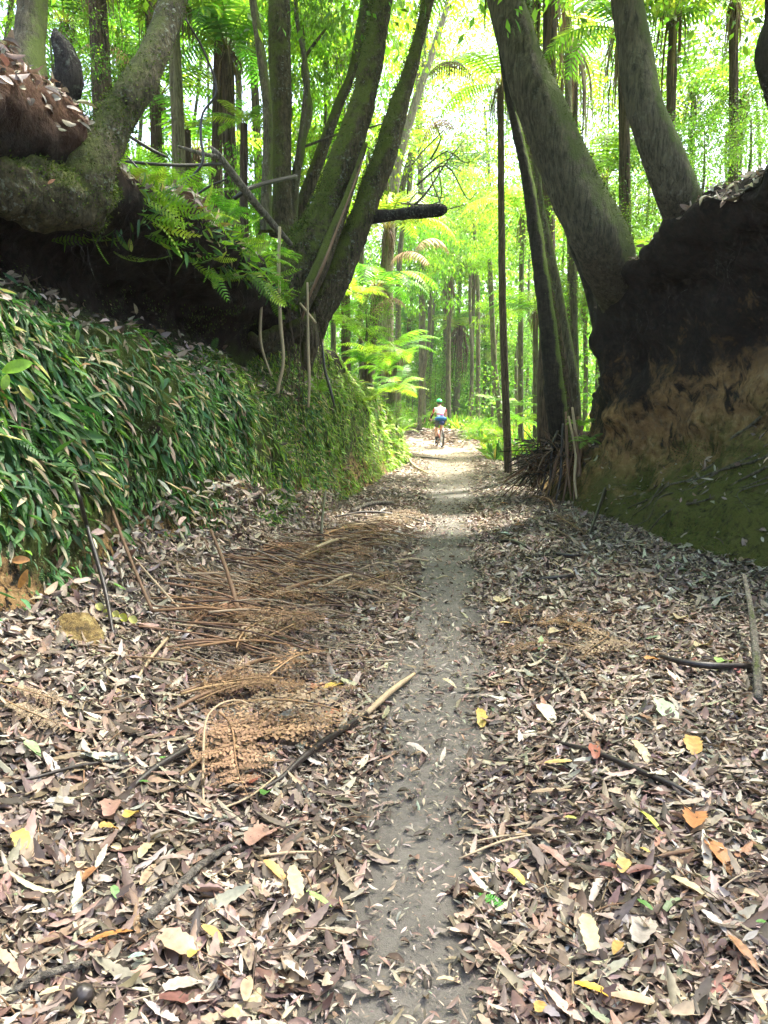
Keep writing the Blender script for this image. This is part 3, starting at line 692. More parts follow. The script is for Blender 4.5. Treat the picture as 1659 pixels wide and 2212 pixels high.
LOWFERN = [mesh_np('low_fern_mesh', *fern_crown(11, 6, 2, (35, 65), (70, 110), [(.14, .28, .03), (.2, .34, .05), (.12, .24, .03)], (.7, 1.1), 20, .2)),
           mesh_np('low_fern_mesh', *fern_crown(9, 7, 2, (20, 55), (60, 100), [(.16, .3, .03), (.22, .36, .05), (.10, .2, .03)], (.7, 1.1), 18, .24))]
for m_ in CROWNS: m_.materials.append(M_frond)
for m_ in LOWFERN: m_.materials.append(M_frond)
def skirt_mesh(seed, L=1., n=46, r0=.14):
    r = np.random.default_rng(seed); A = Acc()
    for i in range(n):
        a = r.uniform(0, 6.283); ln = L * r.uniform(.45, 1.15); out = r.uniform(.5, 1.5) * r0
        t = np.linspace(0, 1, 6)
        rad = r0 * .5 + out * np.sin(np.minimum(1, t * 1.6) * math.pi * .5) * (1 + .25 * t)
        zz = .25 * r.random() - ln * t ** 1.1
        c = np.stack([np.cos(a) * rad, np.sin(a) * rad, zz], -1) + np.cumsum(r.normal(size=(6, 3)) * .012, 0)
        w = r.uniform(.006, .02) * np.array([1, .9, .8, .9, .7, .2]); tn = np.array([-math.sin(a), math.cos(a), 0])
        V = np.concatenate([c + tn * w[:, None], c - tn * w[:, None]])
        col = np.array([(.2, .13, .08), (.3, .21, .13), (.10, .065, .045), (.16, .08, .045)][r.integers(4)]) * r.uniform(.7, 1.2)
        A.add(V, [np.array([(j, j + 1, 7 + j, 6 + j) for j in range(5)])], col)
        for j in range(1, 6):                                   # limp shrivelled side leaflets
            for sd in (-1, 1):
                if r.random() < .45: continue
                e = c[j] + tn * sd * r.uniform(.03, .08) + np.array([0, 0, -r.uniform(.06, .15)])
                A.add([c[j], c[j] + [0, 0, -.02], e], [np.array([(0, 1, 2)])], col * .9)
    return A.get()
SKIRTS = [mesh_np('frond_skirt_mesh', *skirt_mesh(5)), mesh_np('frond_skirt_mesh', *skirt_mesh(6, 1.3, 60, .17))]
for m_ in SKIRTS: m_.materials.append(M_deadfrond)

def crown_leaves(R, nclump, per, size, seed, pal=GREEN, w=GREENW, squash=.75, hang_=.35, cr=.22, hollow=.45):
    """leaf clumps spread through an ellipsoid: V, F, C"""
    r = np.random.default_rng(seed)
    u = nrm(r.normal(size=(nclump, 3))); rad = R * (hollow + (1 - hollow) * r.random((nclump, 1)) ** .6)
    cc = u * rad * np.array([1, 1, squash]); cc += R * .18 * r.normal(size=cc.shape)
    n = nclump * per
    base = np.repeat(cc, per, 0); off = r.normal(size=(n, 3)) * R * cr * np.array([1, 1, .6]) * np.repeat(r.uniform(.6, 1.3, nclump), per)[:, None]
    p = base + off
    d = nrm(off + r.normal(size=(n, 3)) * R * .1 + np.array([0, 0, -hang_ * R * .3])); nn = nrm(r.normal(size=(n, 3)) * .6 + np.array([0, 0, 1.]))
    L = size * r.uniform(.6, 1.3, n); c = np.repeat(pick(pal, w, nclump, .15), per, 0) * r.uniform(.8, 1.2, (n, 1))
    return scatter(DIAM, p, d, nn, L, L * r.uniform(.35, .55, n), c).get()
def crown_obj(mesh, parent, loc, s, rz=0., sz=1.):
    o = obj('crown', mesh, None, parent)
    o.location = np.asarray(loc) - np.array(parent.location); o.scale = (s, s, s * sz); o.rotation_euler = (0, 0, rz); return o
BUSH = [mesh_np('leaf_crown_mesh', *crown_leaves(1., 80, 60, .055, 70 + i, cr=.16)) for i in range(3)]
BROAD = [mesh_np('leaf_crown_mesh', *crown_leaves(1., 110, 62, .04, 80 + i, cr=.14, hollow=.3)) for i in range(3)]
FINE = [mesh_np('leaf_crown_mesh', *crown_leaves(1., 70, 60, .085, 90 + i, [(.15, .29, .025), (.2, .34, .03), (.1, .2, .02)], [2, 2, 1], 1.2, 1.6, .16, .2)) for i in range(2)]
for m_ in BUSH + BROAD + FINE: m_.materials.append(M_leaf)

# ------------------------------------------------------------------ trees
def moss_tufts(surf, n, dirv, thr, size, seed, pal, parent, mat, name='moss', keepz=None):
    p, nn = surf; r = np.random.default_rng(seed)
    wt = np.clip((nn @ nrm(np.array(dirv)) - thr), 0, 1) * np.clip(fbm(p * 2.5, seed, 3) + .6, 0.03, 1)
    wt = wt / wt.sum(); k = rng.choice(len(p), n, p=wt)
    q = p[k] + r.normal(size=(n, 3)) * size * .7; n1 = nn[k]
    d = nrm(n1 + r.normal(size=(n, 3)) * .5 + np.array([0, 0, -.35])); L = size * r.uniform(.5, 1.5, n)
    V, F, C = scatter(DIAM, q, d, nrm(r.normal(size=(n, 3))), L, L * .45, pick(pal, np.ones(len(pal)), n)).get()
    return tag(wpart(name, V, F, C, mat, parent), kind='stuff')
MOSSPAL = [(.055, .085, .012), (.08, .12, .018), (.04, .06, .012), (.12, .15, .03)]
def trunk(parent, pts, mat, name='trunk', seg=20, step=.07, amp=.14, freq=4, seed=0, ridge=.0, nr=5, zs=.45, wscale=1., foot=None):
    w = [P(u, v, Y) for u, v, Y, _ in pts]
    rad = [px2m(x[3], p) / 2 * wscale for x, p in zip(pts, w)]
    if foot is not None: w = [foot] + w; rad = [rad[0] * 1.1] + rad
    V, F, S = tube(w, rad, seg, step, amp, freq, seed, ridge, nr, True, zs)
    o = wpart(name, V, F, None, mat, parent)
    return o, S, w, rad
def tree(name, label, pts, mat, cat='tree', group=None, **k):
    p_ = P(*pts[0][:3]); zt = ter(p_[0], p_[1])
    if p_[2] > zt + .05 and p_[1] > 12:          # carry the foot down to the soil
        k['foot'] = np.array([p_[0], p_[1], zt - .2])
    w = [P(u, v, Y) for u, v, Y, _ in pts]
    t = thing(name, label, cat, k.get('foot', w[0]), group)
    o, S, w, rad = trunk(t, pts, mat, **k)
    return t, S, w, rad
def limb(parent, a, b, r0, r1, mat, bend=.2, seed=0, name='limb', seg=8):
    r = np.random.default_rng(seed); a = np.asarray(a, float); b = np.asarray(b, float)
    m1 = a * .66 + b * .34 + r.normal(size=3) * bend; m2 = a * .33 + b * .67 + r.normal(size=3) * bend
    V, F, S = tube([a, m1, m2, b], [r0, r0 * .7 + r1 * .3, r0 * .35 + r1 * .65, r1], seg, .2, .1, 5, seed)
    return wpart(name, V, F, None, mat, parent)

# leaning tree on the left
t, S, w, r_ = tree('leaning_tree', 'crooked lichen-spotted tree leaning right from a swollen base on the left bank', [
    (200, 480, 5.75, 50), (186, 430, 5.5, 96), (197, 364, 5.5, 98), (231, 298, 5.65, 82), (262, 245, 5.75, 76), (289, 198, 5.8, 72), (339, 99, 6.1, 60), (377, 0, 6.4, 58),
    (425, -150, 6.8, 54), (500, -420, 7.4, 46), (560, -700, 8, 36)], M_lichen, seg=44, step=.035, amp=.2, freq=4.2, seed=3)
tr, S2, _, _ = trunk(t, [(248, 420, 5.7, 26), (205, 425, 5.55, 84), (140, 432, 5.35, 124), (80, 418, 5.2, 142), (0, 392, 5.0, 140), (-120, 380, 4.9, 130)], M_lichen, 'root', 56, .03, .42, 4.4, 4)
moss_tufts(S, 5200, (.2, -.5, .5), -.75, .018, 5, MOSSPAL, t, M_moss); moss_tufts(S2, 5200, (.1, -.5, .7), -.6, .018, 6, MOSSPAL, t, M_moss)
crown_obj(BROAD[0], t, w[-1] + [.3, .5, .8], 3.2, 1.)
limb(t, w[-1], w[-1] + [1.2, 1.2, 1.6], r_[-1], .02, M_lichen, .2, 8)
# broken stump above it
t, S, w, r_ = tree('tree_stump', 'dark broken stump standing on the mound behind the leaning tree', [
    (118, 300, 5.9, 76), (128, 235, 5.9, 72), (148, 175, 5.9, 62), (140, 120, 5.9, 46), (124, 85, 5.9, 30), (118, 62, 5.9, 7)], M_stump, 'stump', seg=20, step=.04, amp=.22, freq=6, seed=9, ridge=.1, nr=6, zs=.2)
# pale mossy trunk at the top left corner
t, S, w, r_ = tree('mossy_tree', 'thick yellow-mossed trunk in the upper left corner behind the mound', [
    (52, 190, 7.6, 96), (60, 120, 7.7, 74), (68, 40, 7.8, 64), (72, -60, 7.9, 60), (70, -300, 8.2, 54), (60, -600, 8.5, 46)], M_slender, seg=20, seed=12)
crown_obj(BUSH[0], t, w[-1] + [0, 0, .6], 2.6, 2.)

# cluster of upright trunks on the ledge
for lab, pts, mt, sd in (
    ('slim grey trunk bowing left, leftmost of the upright group on the ledge', [(577, 500, 11.6, 30), (575, 440, 11.6, 24), (579, 265, 11.7, 21), (566, 132, 11.8, 20), (546, 0, 12, 16), (530, -150, 12.2, 16), (500, -500, 12.8, 14)], M_slender, 21),
    ('thick straight twin-ridged trunk in the middle of the upright group on the ledge', [(608, 510, 12, 56), (608, 430, 12, 42), (606, 270, 12.1, 46), (603, 100, 12.2, 48), (600, -60, 12.4, 46), (590, -500, 13, 40)], M_mossbark, 22),
    ('thin grey trunk curving right beside the thick upright trunk', [(630, 500, 12.2, 24), (640, 380, 12.2, 20), (650, 320, 12.2, 19), (663, 190, 12.3, 14), (655, 110, 12.4, 11), (640, 20, 12.6, 9), (636, -200, 13, 8)], M_slender, 23)):
    t, S, w, r_ = tree('slender_tree', lab, pts, mt, seg=16, step=.09, amp=.12, seed=sd, ridge=.06 if sd == 22 else 0, nr=3)
    moss_tufts(S, 500, (-.5, -.4, .4), .0, .02, sd, MOSSPAL, t, M_moss)
    crown_obj(FINE[sd % 2], t, w[-1] + [0, 0, .5], 1.3, sd)
    if sd == 23: limb(t, w[3], P(705, 60, 12.6), .045, .02, M_slender, .1, 2); limb(t, w[3], P(850, 480, 12.4) * [0, 0, 0] + P(845, 262, 12.6), .02, .012, M_slender, .06, 3)

# great mossy pair leaning over the track
t, S, w, r_ = tree('twin_mossy_tree', 'great moss-covered tree with two leaning trunks and a bulging root on the left bank', [
    (545, 735, 11.2, 30), (570, 690, 11.1, 110), (606, 630, 11.05, 120), (652, 550, 11.05, 92), (680, 512, 11.05, 84), (700, 463, 11.1, 70), (723, 397, 11.2, 62), (762, 298, 11.3, 58), (796, 165, 11.6, 50), (820, 33, 11.9, 45),
    (838, -120, 12.2, 42), (870, -450, 13, 34)], M_mossbark, seg=44, step=.045, amp=.22, freq=3.8, seed=30, ridge=.05, nr=5)
moss_tufts(S, 11000, (-.5, -.35, .6), -.45, .028, 31, MOSSPAL, t, M_moss)
crown_obj(BROAD[1], t, w[-1] + [.2, .2, .6], 2.4, .6)
o, S2, w2, r2 = trunk(t, [(684, 745, 11.3, 14), (686, 715, 11.2, 40), (692, 672, 11.15, 60), (722, 600, 11.15, 72), (755, 529, 11.15, 58), (784, 463, 11.2, 50), (808, 397, 11.3, 52), (832, 331, 11.35, 48), (861, 231, 11.5, 40), (892, 132, 11.7, 32),
    (917, 33, 11.9, 28), (940, -90, 12.2, 26), (980, -400, 13, 20)], M_mossbark, 'trunk', 36, .045, .2, 4, 33, .05, 4)
moss_tufts(S2, 6000, (-.4, -.3, .6), -.5, .028, 34, MOSSPAL, t, M_moss)
crown_obj(FINE[1], t, w2[-1] + [.2, .2, .6], 1.6, 3.)
o, S3, _, _ = trunk(t, [(650, 690, 10.75, 16), (664, 640, 10.7, 34), (694, 575, 10.75, 36), (720, 505, 10.85, 30), (746, 440, 10.95, 22), (772, 365, 11.1, 14), (790, 310, 11.2, 10)], M_mossbark, 'root', 14, .06, .15, 5, 35)
for i, (pts) in enumerate([[(560, 640, 10.9, 50), (520, 660, 10.7, 46), (470, 640, 10.3, 34), (420, 650, 9.9, 16)], [(600, 700, 10.9, 60), (565, 745, 10.7, 36), (540, 720, 10.5, 12)], [(650, 690, 10.8, 70), (668, 745, 10.8, 44), (660, 800, 10.8, 18)]]):
    trunk(t, pts, M_mossbark, 'root', 12, .08, .25, 5, 36 + i)
# stems behind the pair
t, S, w, r_ = tree('slender_tree', 'thinner mossy stem leaning behind the great twin mossy tree', [(630, 520, 12.6, 34), (658, 430, 12.6, 30), (694, 330, 12.7, 26), (730, 230, 12.9, 22), (762, 150, 13.1, 20), (790, 0, 13.5, 22), (830, -300, 14, 16)], M_mossbark, seg=14, seed=40, amp=.15)
moss_tufts(S, 700, (-.5, -.3, .6), -.2, .024, 41, MOSSPAL, t, M_moss)
crown_obj(FINE[0], t, w[-1] + [0, 0, .3], 2.0, 0)
t, S, w, r_ = tree('pale_leaning_tree', 'slim pale cream trunk leaning right behind the twin mossy tree', [(838, 560, 25.2, 26), (852, 400, 25.2, 22), (870, 310, 25.3, 20), (893, 235, 25.4, 18), (915, 170, 25.5, 16), (935, 110, 25.7, 14), (980, -50, 26.2, 12), (1010, -300, 27, 9)], M_palebark, seg=12, seed=44)
crown_obj(FINE[1], t, w[-1] + [0, 0, .3], 2., 0)

# right bank: two big leaning trees
t, S, w, r_ = tree('big_leaning_tree', 'massive smooth grey-brown trunk leaning left from the right bank top, moss along its upper edge', [
    (1420, 800, 11.3, 100), (1372, 705, 11.6, 100), (1346, 640, 11.1, 100), (1317, 568, 10.6, 108), (1291, 506, 10.35, 112), (1240, 405, 10.4, 104), (1189, 283, 10.5, 97), (1140, 162, 10.7, 90), (1090, 0, 11, 78),
    (1062, -130, 11.3, 74), (1020, -420, 12, 64), (990, -700, 12.6, 54)], M_grey, seg=48, step=.045, amp=.1, freq=3., seed=50, ridge=.055, nr=4, zs=.35)
moss_tufts(S, 5200, (.95, .1, .25), .35, .03, 51, MOSSPAL, t, M_moss)
crown_obj(BROAD[0], t, w[-1] + [-.2, .2, 1.0], 3.8, 2.2)
for i, (c_, s_) in enumerate((((1.6, 10.0, 10.2), 3.0),)): crown_obj(BROAD[i + 1], t, np.array(c_), s_, i + .4, .7); limb(t, w[-1], np.array(c_), r_[-1] * .6, .03, M_grey, .2, 14 + i)  # added crown out of view, keeps sun off the floor below
limb(t, w[-1], w[-1] + [-1.5, .6, 1.5], r_[-1] * .7, .03, M_grey, .2, 4); limb(t, w[-1], w[-1] + [1.2, .8, 1.8], r_[-1] * .7, .03, M_grey, .2, 5)
for i, pts in enumerate([] and [[(1352, 640, 10.2, 90), (1340, 720, 10.4, 60), (1318, 790, 10.6, 26)], [(1390, 650, 10.2, 80), (1430, 690, 9.9, 50), (1470, 760, 9.7, 20)]]):
    trunk(t, pts, M_grey, 'root', 12, .08, .2, 4, 55 + i)
t, S, w, r_ = tree('curved_leaning_tree', 'bare dark trunk curving up from the right bank top, second from the right edge', [
    (1600, 690, 11.3, 90), (1540, 570, 10.4, 84), (1500, 506, 9.65, 90), (1475, 445, 9.15, 92), (1443, 364, 9.0, 88), (1396, 243, 9, 80), (1372, 121, 9.2, 72), (1354, 0, 9.3, 66), (1338, -130, 9.5, 62), (1300, -450, 10.2, 52)], M_grey, seg=44, step=.045, amp=.1, freq=3., seed=60, zs=.35)
moss_tufts(S, 900, (.95, .1, .25), .5, .022, 61, MOSSPAL, t, M_moss)
crown_obj(BROAD[1], t, w[-1] + [0, 0, .8], 3.4, 1.2)
for i, (c_, s_) in enumerate((((4.6, 5.4, 8.6), 3.9), ((1.8, 6.2, 8.8), 3.4), ((6.2, 9.5, 9.0), 3.9), ((4.0, 9.2, 9.6), 3.4), ((3.2, 3.0, 8.4), 3.2), ((.4, 4.4, 8.9), 3.2))): crown_obj(BROAD[i % 3], t, np.array(c_), s_, i * 1.7 + .4, .6); limb(t, w[-1], np.array(c_), r_[-1] * .6, .03, M_grey, .2, 24 + i)  # extra crowns and limbs above the view, added to shade the near floor
limb(t, w[-1], w[-1] + [1., .8, 1.6], r_[-1] * .7, .03, M_grey, .2, 6)
# dark trunk with moss behind the big leaning tree
t, S, w, r_ = tree('dark_mossy_tree', 'black wavy trunk, bright moss on its right edge, rising from the debris heap', [
    (1214, 985, 12.9, 48), (1208, 936, 12.8, 42), (1200, 870, 12.75, 45), (1190, 764, 12.7, 39), (1182, 690, 12.7, 36), (1168, 590, 12.7, 33), (1155, 490, 12.8, 30), (1138, 380, 12.9, 26), (1118, 290, 13, 22), (1100, 200, 13.1, 20), (1086, 110, 13.2, 18), (1075, 0, 13.4, 17), (1050, -300, 14, 14)], M_blackmoss, seg=20, step=.06, amp=.13, freq=3.4, seed=70, zs=1.)
moss_tufts(S, 2600, (.9, .1, .3), .15, .024, 71, [(.09, .15, .015), (.12, .19, .02), (.06, .10, .012)], t, M_moss)
crown_obj(FINE[0], t, w[-1] + [0, 0, .6], 1.3, .3)
for lab, pts, mt, sd in (
    ('lichen-flecked trunk leaning left just right of the black mossy trunk', [(1246, 890, 13.8, 20), (1238, 800, 13.8, 19), (1222, 710, 13.9, 18), (1204, 620, 14, 18), (1186, 530, 14.1, 17), (1166, 430, 14.2, 17), (1158, 330, 14.3, 17), (1150, 150, 14.6, 15), (1130, -200, 15.2, 12)], M_slender, 75),
    ('dark trunk leaning left whose foot is hidden by the earth wall of the right bank', [(1312, 830, 12.9, 26), (1300, 760, 12.9, 24), (1278, 640, 13, 24), (1246, 545, 13.1, 23), (1216, 455, 13.2, 22), (1192, 370, 13.4, 20), (1165, 240, 13.7, 19), (1120, -100, 14.5, 15)], M_blackmoss, 76),
    ('upright lichen-covered trunk between the black mossy trunk and the earth wall', [(1243, 830, 17, 17), (1240, 700, 17, 17), (1236, 560, 17, 16), (1232, 420, 17.2, 16), (1228, 250, 17.5, 15), (1226, 0, 18, 14), (1220, -250, 18.5, 12)], M_slender, 77)):
    t, S, w, r_ = tree('slender_tree', lab, pts, mt, seg=16, step=.09, amp=.12, seed=sd)
    moss_tufts(S, 700, (.8, -.2, .3), -.3, .03, sd, [(.12, .17, .03), (.09, .13, .02), (.18, .22, .06)], t, M_moss)
    crown_obj(FINE[sd % 2], t, w[-1] + [0, 0, .6], .9, sd)
# dark trunk cut by the right edge of the view
t, S, w, r_ = tree('dark_edge_tree', 'black swollen trunk cut by the frame at the upper right corner', [(1700, 420, 9.6, 40), (1690, 260, 9.7, 44), (1672, 150, 9.8, 66), (1668, 100, 9.8, 68), (1672, 40, 9.9, 40), (1672, -40, 9.9, 36), (1665, -300, 10.2, 32)], M_blackmoss, seg=16, seed=79)
crown_obj(BUSH[1], t, w[-1] + [0, 0, .5], 2., 0)

# ------------------------------------------------------------------ tree ferns
def treefern(label, base, top, width, L, cr=0, skirt=0., mat=None, rz=0., name='tree_fern', sk_s=1., low=0., sz=1., group=None):
    b, t_ = P(*base[:3]), P(*top[:3])
    b = np.array([b[0], b[1], min(b[2] - low, ter(b[0], b[1]) - .15)])
    t = thing(name, label, 'tree fern', b, group)
    r0 = px2m(width, b) / 2
    mid = (b + t_) / 2 + np.array([.06 * math.sin(rz * 7), 0, 0])
    V, F, S = tube([b, mid, t_], [r0 * 1.15, r0, r0 * .85], 14, .1, .12, 9, int(rz * 100) % 97, .07, 9, True, .25)
    wpart('trunk', V, F, None, mat or (M_farbark if b[1] > 21 else M_fernbark), t)
    o = obj('crown', CROWNS[cr], None, t); o.location = t_ - b; o.scale = (L, L, L * sz); o.rotation_euler = (0, 0, rz)
    if skirt:
        o = obj('dead_frond_skirt', SKIRTS[cr % 2], None, t); o.location = t_ - b; s = r0 / .11 * sk_s
        o.scale = (s, s, skirt); o.rotation_euler = (0, 0, rz * 2)
    return t
treefern('shaggy dark brown fern trunk left of the leaning tree, its head above the view', (206, 215, 11, 0), (203, -150, 11.4), 41, 2.2, 0, 1.2, None, .3)
treefern('pale sunlit shaggy fern trunk just right of the leaning tree', (376, 440, 13, 0), (371, -40, 13.4), 27, 2.2, 1, .9, M_palebark, 1.1)
treefern('reddish fern trunk half hidden behind the leaning tree', (325, 330, 15, 0), (324, -10, 15), 24, 2.0, 2, 1.0, None, 2.0)
treefern('grey-streaked fern trunk topped by bare stalks, left of the upright group', (496, 460, 14, 0), (492, 120, 14.2), 28, 1.9, 2, .7, None, 2.7)
treefern('dark thin fern trunk close beside the grey-streaked one with bare stalks', (470, 450, 14.5, 0), (474, 40, 14.8), 24, 2.0, 0, .5, None, 3.3)
treefern('short snapped fern trunk with a small tuft of fronds behind the fallen twigs', (528, 440, 12.4, 0), (527, 268, 12.4), 18, .8, 3, 0, None, 4.1)
treefern('stubby dark fern trunk near the pale sunlit fern trunk', (402, 400, 15, 0), (404, 282, 15), 17, .7, 3, 0, None, 4.6)
treefern('tree fern arching yellow-green fronds over the far end of the left bank', (792, 800, 20, 0), (812, 625, 20), 20, 2.1, 1, .6, None, .9, low=.2)
treefern('second low tree fern on the left bank nearer the cyclist', (842, 880, 24.5, 0), (850, 760, 24.5), 18, 1.9, 3, .7, None, 1.9, low=.2)
treefern('tree fern leaning over the far left bank behind the other two ferns', (795, 740, 23, 0), (838, 500, 23), 15, 2.9, 0, .9, None, 5.1, low=.3)
treefern('fern with a broad brown skirt of dead fronds behind the cyclist', (984, 905, 40, 0), (995, 715, 40.2), 13, 2.5, 0, 2.6, None, .5, sk_s=1.8, low=.2)
treefern('mossy green fern trunk with a pale skirt right behind the cyclist', (969, 920, 36, 0), (973, 600, 36.4), 10, 2.6, 2, 2.3, M_farbark, 1.6, low=.2)
treefern('straight dark fern trunk standing right of the track, ahead of the right bank', (1100, 975, 18, 0), (1081, 190, 18.4), 15, 2.3, 1, 1.0, None, 2.4, low=.1)
treefern('tree fern with a long hanging dark skirt behind the big leaning tree', (1186, 620, 16, 0), (1187, -40, 16.2), 30, 2.6, 0, 1.9, None, 3.1, sk_s=1.4)
treefern('thin fern trunk with a ragged reddish skirt just left of the curved leaning tree', (1362, 560, 14.5, 0), (1343, 70, 14.8), 24, 2.2, 1, 1.3, None, 3.9)
treefern('tree fern with a brown ragged skirt against the white sky at the upper right', (1470, 345, 15, 0), (1455, -10, 15), 20, 2.0, 2, 1.8, None, 4.4, sk_s=1.5)
treefern('tree fern with hanging dead fronds between the two leaning trees', (1252, 560, 19, 0), (1238, 110, 19), 22, 2.5, 3, 1.9, None, 5.0, sk_s=1.3)
treefern('tree fern whose fronds fill the top right corner', (1600, 340, 13.5, 0), (1585, 10, 13.5), 20, 2.1, 0, 1.0, None, 5.7)
treefern('tree fern spreading dense fronds over the track above the twin mossy tree', (1262, 640, 16.5, 0), (1072, -80, 15), 20, 2.6, 1, .9, None, 2.2)
treefern('low tree fern with golden-green fronds right of the track', (1160, 880, 25, 0), (1156, 680, 25), 13, 2.2, 0, .6, None, 1.3, low=.3)
treefern('far tree fern beside the tangle of dead branches', (925, 700, 42, 0), (930, 500, 42), 11, 3.4, 2, 1.6, None, .2, low=1.)
treefern('far tree fern at the centre below the white gap', (1020, 860, 40, 0), (1025, 590, 40), 8, 2.8, 3, 1.4, None, .7, low=.6)
treefern('far tree fern behind the straight dark fern trunk', (1165, 860, 44, 0), (1172, 560, 44), 9, 2.7, 1, 1.4, None, 1.0, low=.6)
treefern('pale fern crown high behind the leaning tree at the upper left', (250, 330, 18, 0), (262, 95, 18), 18, 2.3, 1, .8, None, 2.9, low=.5)
treefern('tree fern behind the upright group of trunks', (560, 460, 19, 0), (545, 60, 19), 18, 2.4, 0, 1.0, None, 3.7, low=.5)
treefern('tree fern behind the twin mossy tree, seen between its trunks', (745, 520, 20, 0), (735, 150, 20), 18, 2.5, 2, 1.4, None, 4.8, low=.6)
treefern('far tree fern with brown hanging fronds right of the pale leaning trunk', (915, 560, 36, 0), (905, 150, 36), 13, 2.5, 0, 2., None, 5.5, low=.6)

for lb, b_, t_, w_, L_, cr_, sk_, rz_ in (
    ('tree fern filling the gap between leaning tree and upright group, lower crown', (430, 480, 16), (425, 330, 16), 14, 2.2, 3, .5, .35), ('bright tree fern crown behind the shaggy pale fern trunk', (350, 430, 19), (345, 210, 19), 13, 2.6, 1, .8, 1.35), ('tree fern crown high left of the upright group', (520, 470, 22), (515, 40, 22), 13, 2.8, 2, 1.2, 2.35),
    ('tree fern crown right of the upright group at mid height', (690, 500, 18), (690, 330, 18), 14, 2.3, 1, .8, .8), ('far tree fern left of the white gap', (830, 640, 30), (835, 330, 30), 12, 3.2, 0, 1.6, 1.8), ('far tree fern crown right under the white gap', (960, 800, 46), (960, 620, 46), 8, 3.6, 2, 1.5, 2.8),
    ('far tree fern crown between the cyclist trunk and the straight fern trunk', (1045, 860, 44), (1048, 690, 44), 8, 3.4, 1, 1.2, 3.8), ('tree fern low behind the straight fern trunk', (1090, 850, 42), (1088, 770, 42), 7, 2.8, 3, .7, 4.9), ('golden tree fern between black mossy trunk and straight fern trunk, upper', (1130, 760, 27), (1128, 470, 27), 11, 2.8, 0, 1.2, 5.9),
    ('tree fern crown seen between the slender trunks and the earth wall', (1268, 780, 24), (1262, 640, 24), 10, 2.4, 1, .9, .15), ('tree fern crown seen through the gap of the two leaning trees, lower', (1310, 560, 20), (1308, 400, 20), 12, 2.4, 2, .9, 1.15), ('tree fern crown right of the curved leaning tree', (1500, 380, 19), (1498, 200, 19), 12, 2.6, 3, 1., 2.15),
    ('tree fern on the right terrace edge under the sky', (1600, 350, 17), (1605, 215, 17), 12, 2.0, 1, .7, 3.15), ('far tree fern at the left of the bend', (880, 880, 44), (884, 700, 44), 8, 3.4, 0, 1.4, 4.15), ('tree fern over the centre of the view, highest of the far ones', (990, 700, 50), (1000, 380, 50), 8, 4.4, 2, 1.6, 5.15),
    ('tree fern behind the mound at the upper left', (140, 250, 15), (140, 60, 15), 15, 2.2, 1, .8, .65), ('tree fern crown above the stump', (230, 300, 22), (225, 30, 22), 13, 3., 0, 1., 1.65)):
    treefern(lb, b_, t_, w_, L_, cr_, sk_, None, rz_)
# ------------------------------------------------------------------ dead fronds
DCOL = [(.27, .15, .07), (.33, .20, .10), (.20, .115, .06), (.31, .22, .13)]
def bipinnate(seed, npin=20, nul=11, width=.26, droop=25, col=DCOL[0], curlz=.3, wf=.2):
    r = np.random.default_rng(seed); A = Acc()
    t = np.linspace(0, 1, 50); a = R_(14) - R_(droop) * t
    p = np.stack([np.cumsum(np.cos(a)) / 50, .06 * np.sin(t * 4 + seed), np.cumsum(np.sin(a)) / 50], -1)
    V, F, S = tube(p[::7], [.008, .008, .007, .006, .005, .004, .003, .002], 6, .03); A.add(V, F, (.30, .18, .08))
    for k, s in enumerate(np.linspace(.14, .98, npin)):
        i = int(s * 49); pt = p[i]; u_ = (s - .14) / .86; ln = width * math.sin(math.pi * (u_ * .9 + .08) ** .75) ** .8 * r.uniform(.8, 1.1)
        for sd in (-1, 1):
            if r.random() < .06: continue
            d = nrm(np.array([.35, sd, r.uniform(-.2, .35)])); cz = r.uniform(-1, 1) * curlz
            tn = nrm(np.cross(d, [0, 0, 1.])); c_ = np.array(col) * r.uniform(.7, 1.25)
            f = np.linspace(0, 1, nul + 1); c = pt + d * (ln * f)[:, None] + np.array([0, 0, 1.]) * (cz * ln * f ** 2)[:, None]
            A.add(np.concatenate([c + tn * .002, c - tn * .002]), [np.array([(j, j + 1, nul + 2 + j, nul + 1 + j) for j in range(nul)])], c_ * .7)
            W = ln * wf
            for j in range(1, nul + 1):
                for s2 in (-1, 1):
                    L2 = W * (1 - .8 * f[j]) * r.uniform(.7, 1.1) + .004; e = nrm(tn * s2 + d * .5 + np.array([0, 0, r.uniform(-.7, .3)]))
                    b_ = nrm(d) * L2 * .34; A.add([c[j], c[j] + e * L2 * .55 + b_, c[j] + e * L2, c[j] + e * L2 * .5 - b_], [np.array([(0, 1, 2, 3)])], c_ * r.uniform(.8, 1.2))
    return A.get()
DFS = [bipinnate(11, 15, 5, .22, 30, DCOL[0], .7, .34), bipinnate(12, 16, 5, .19, 40, DCOL[2], 1., .34), bipinnate(13, 15, 5, .22, 25, DCOL[3], .6, .34)]
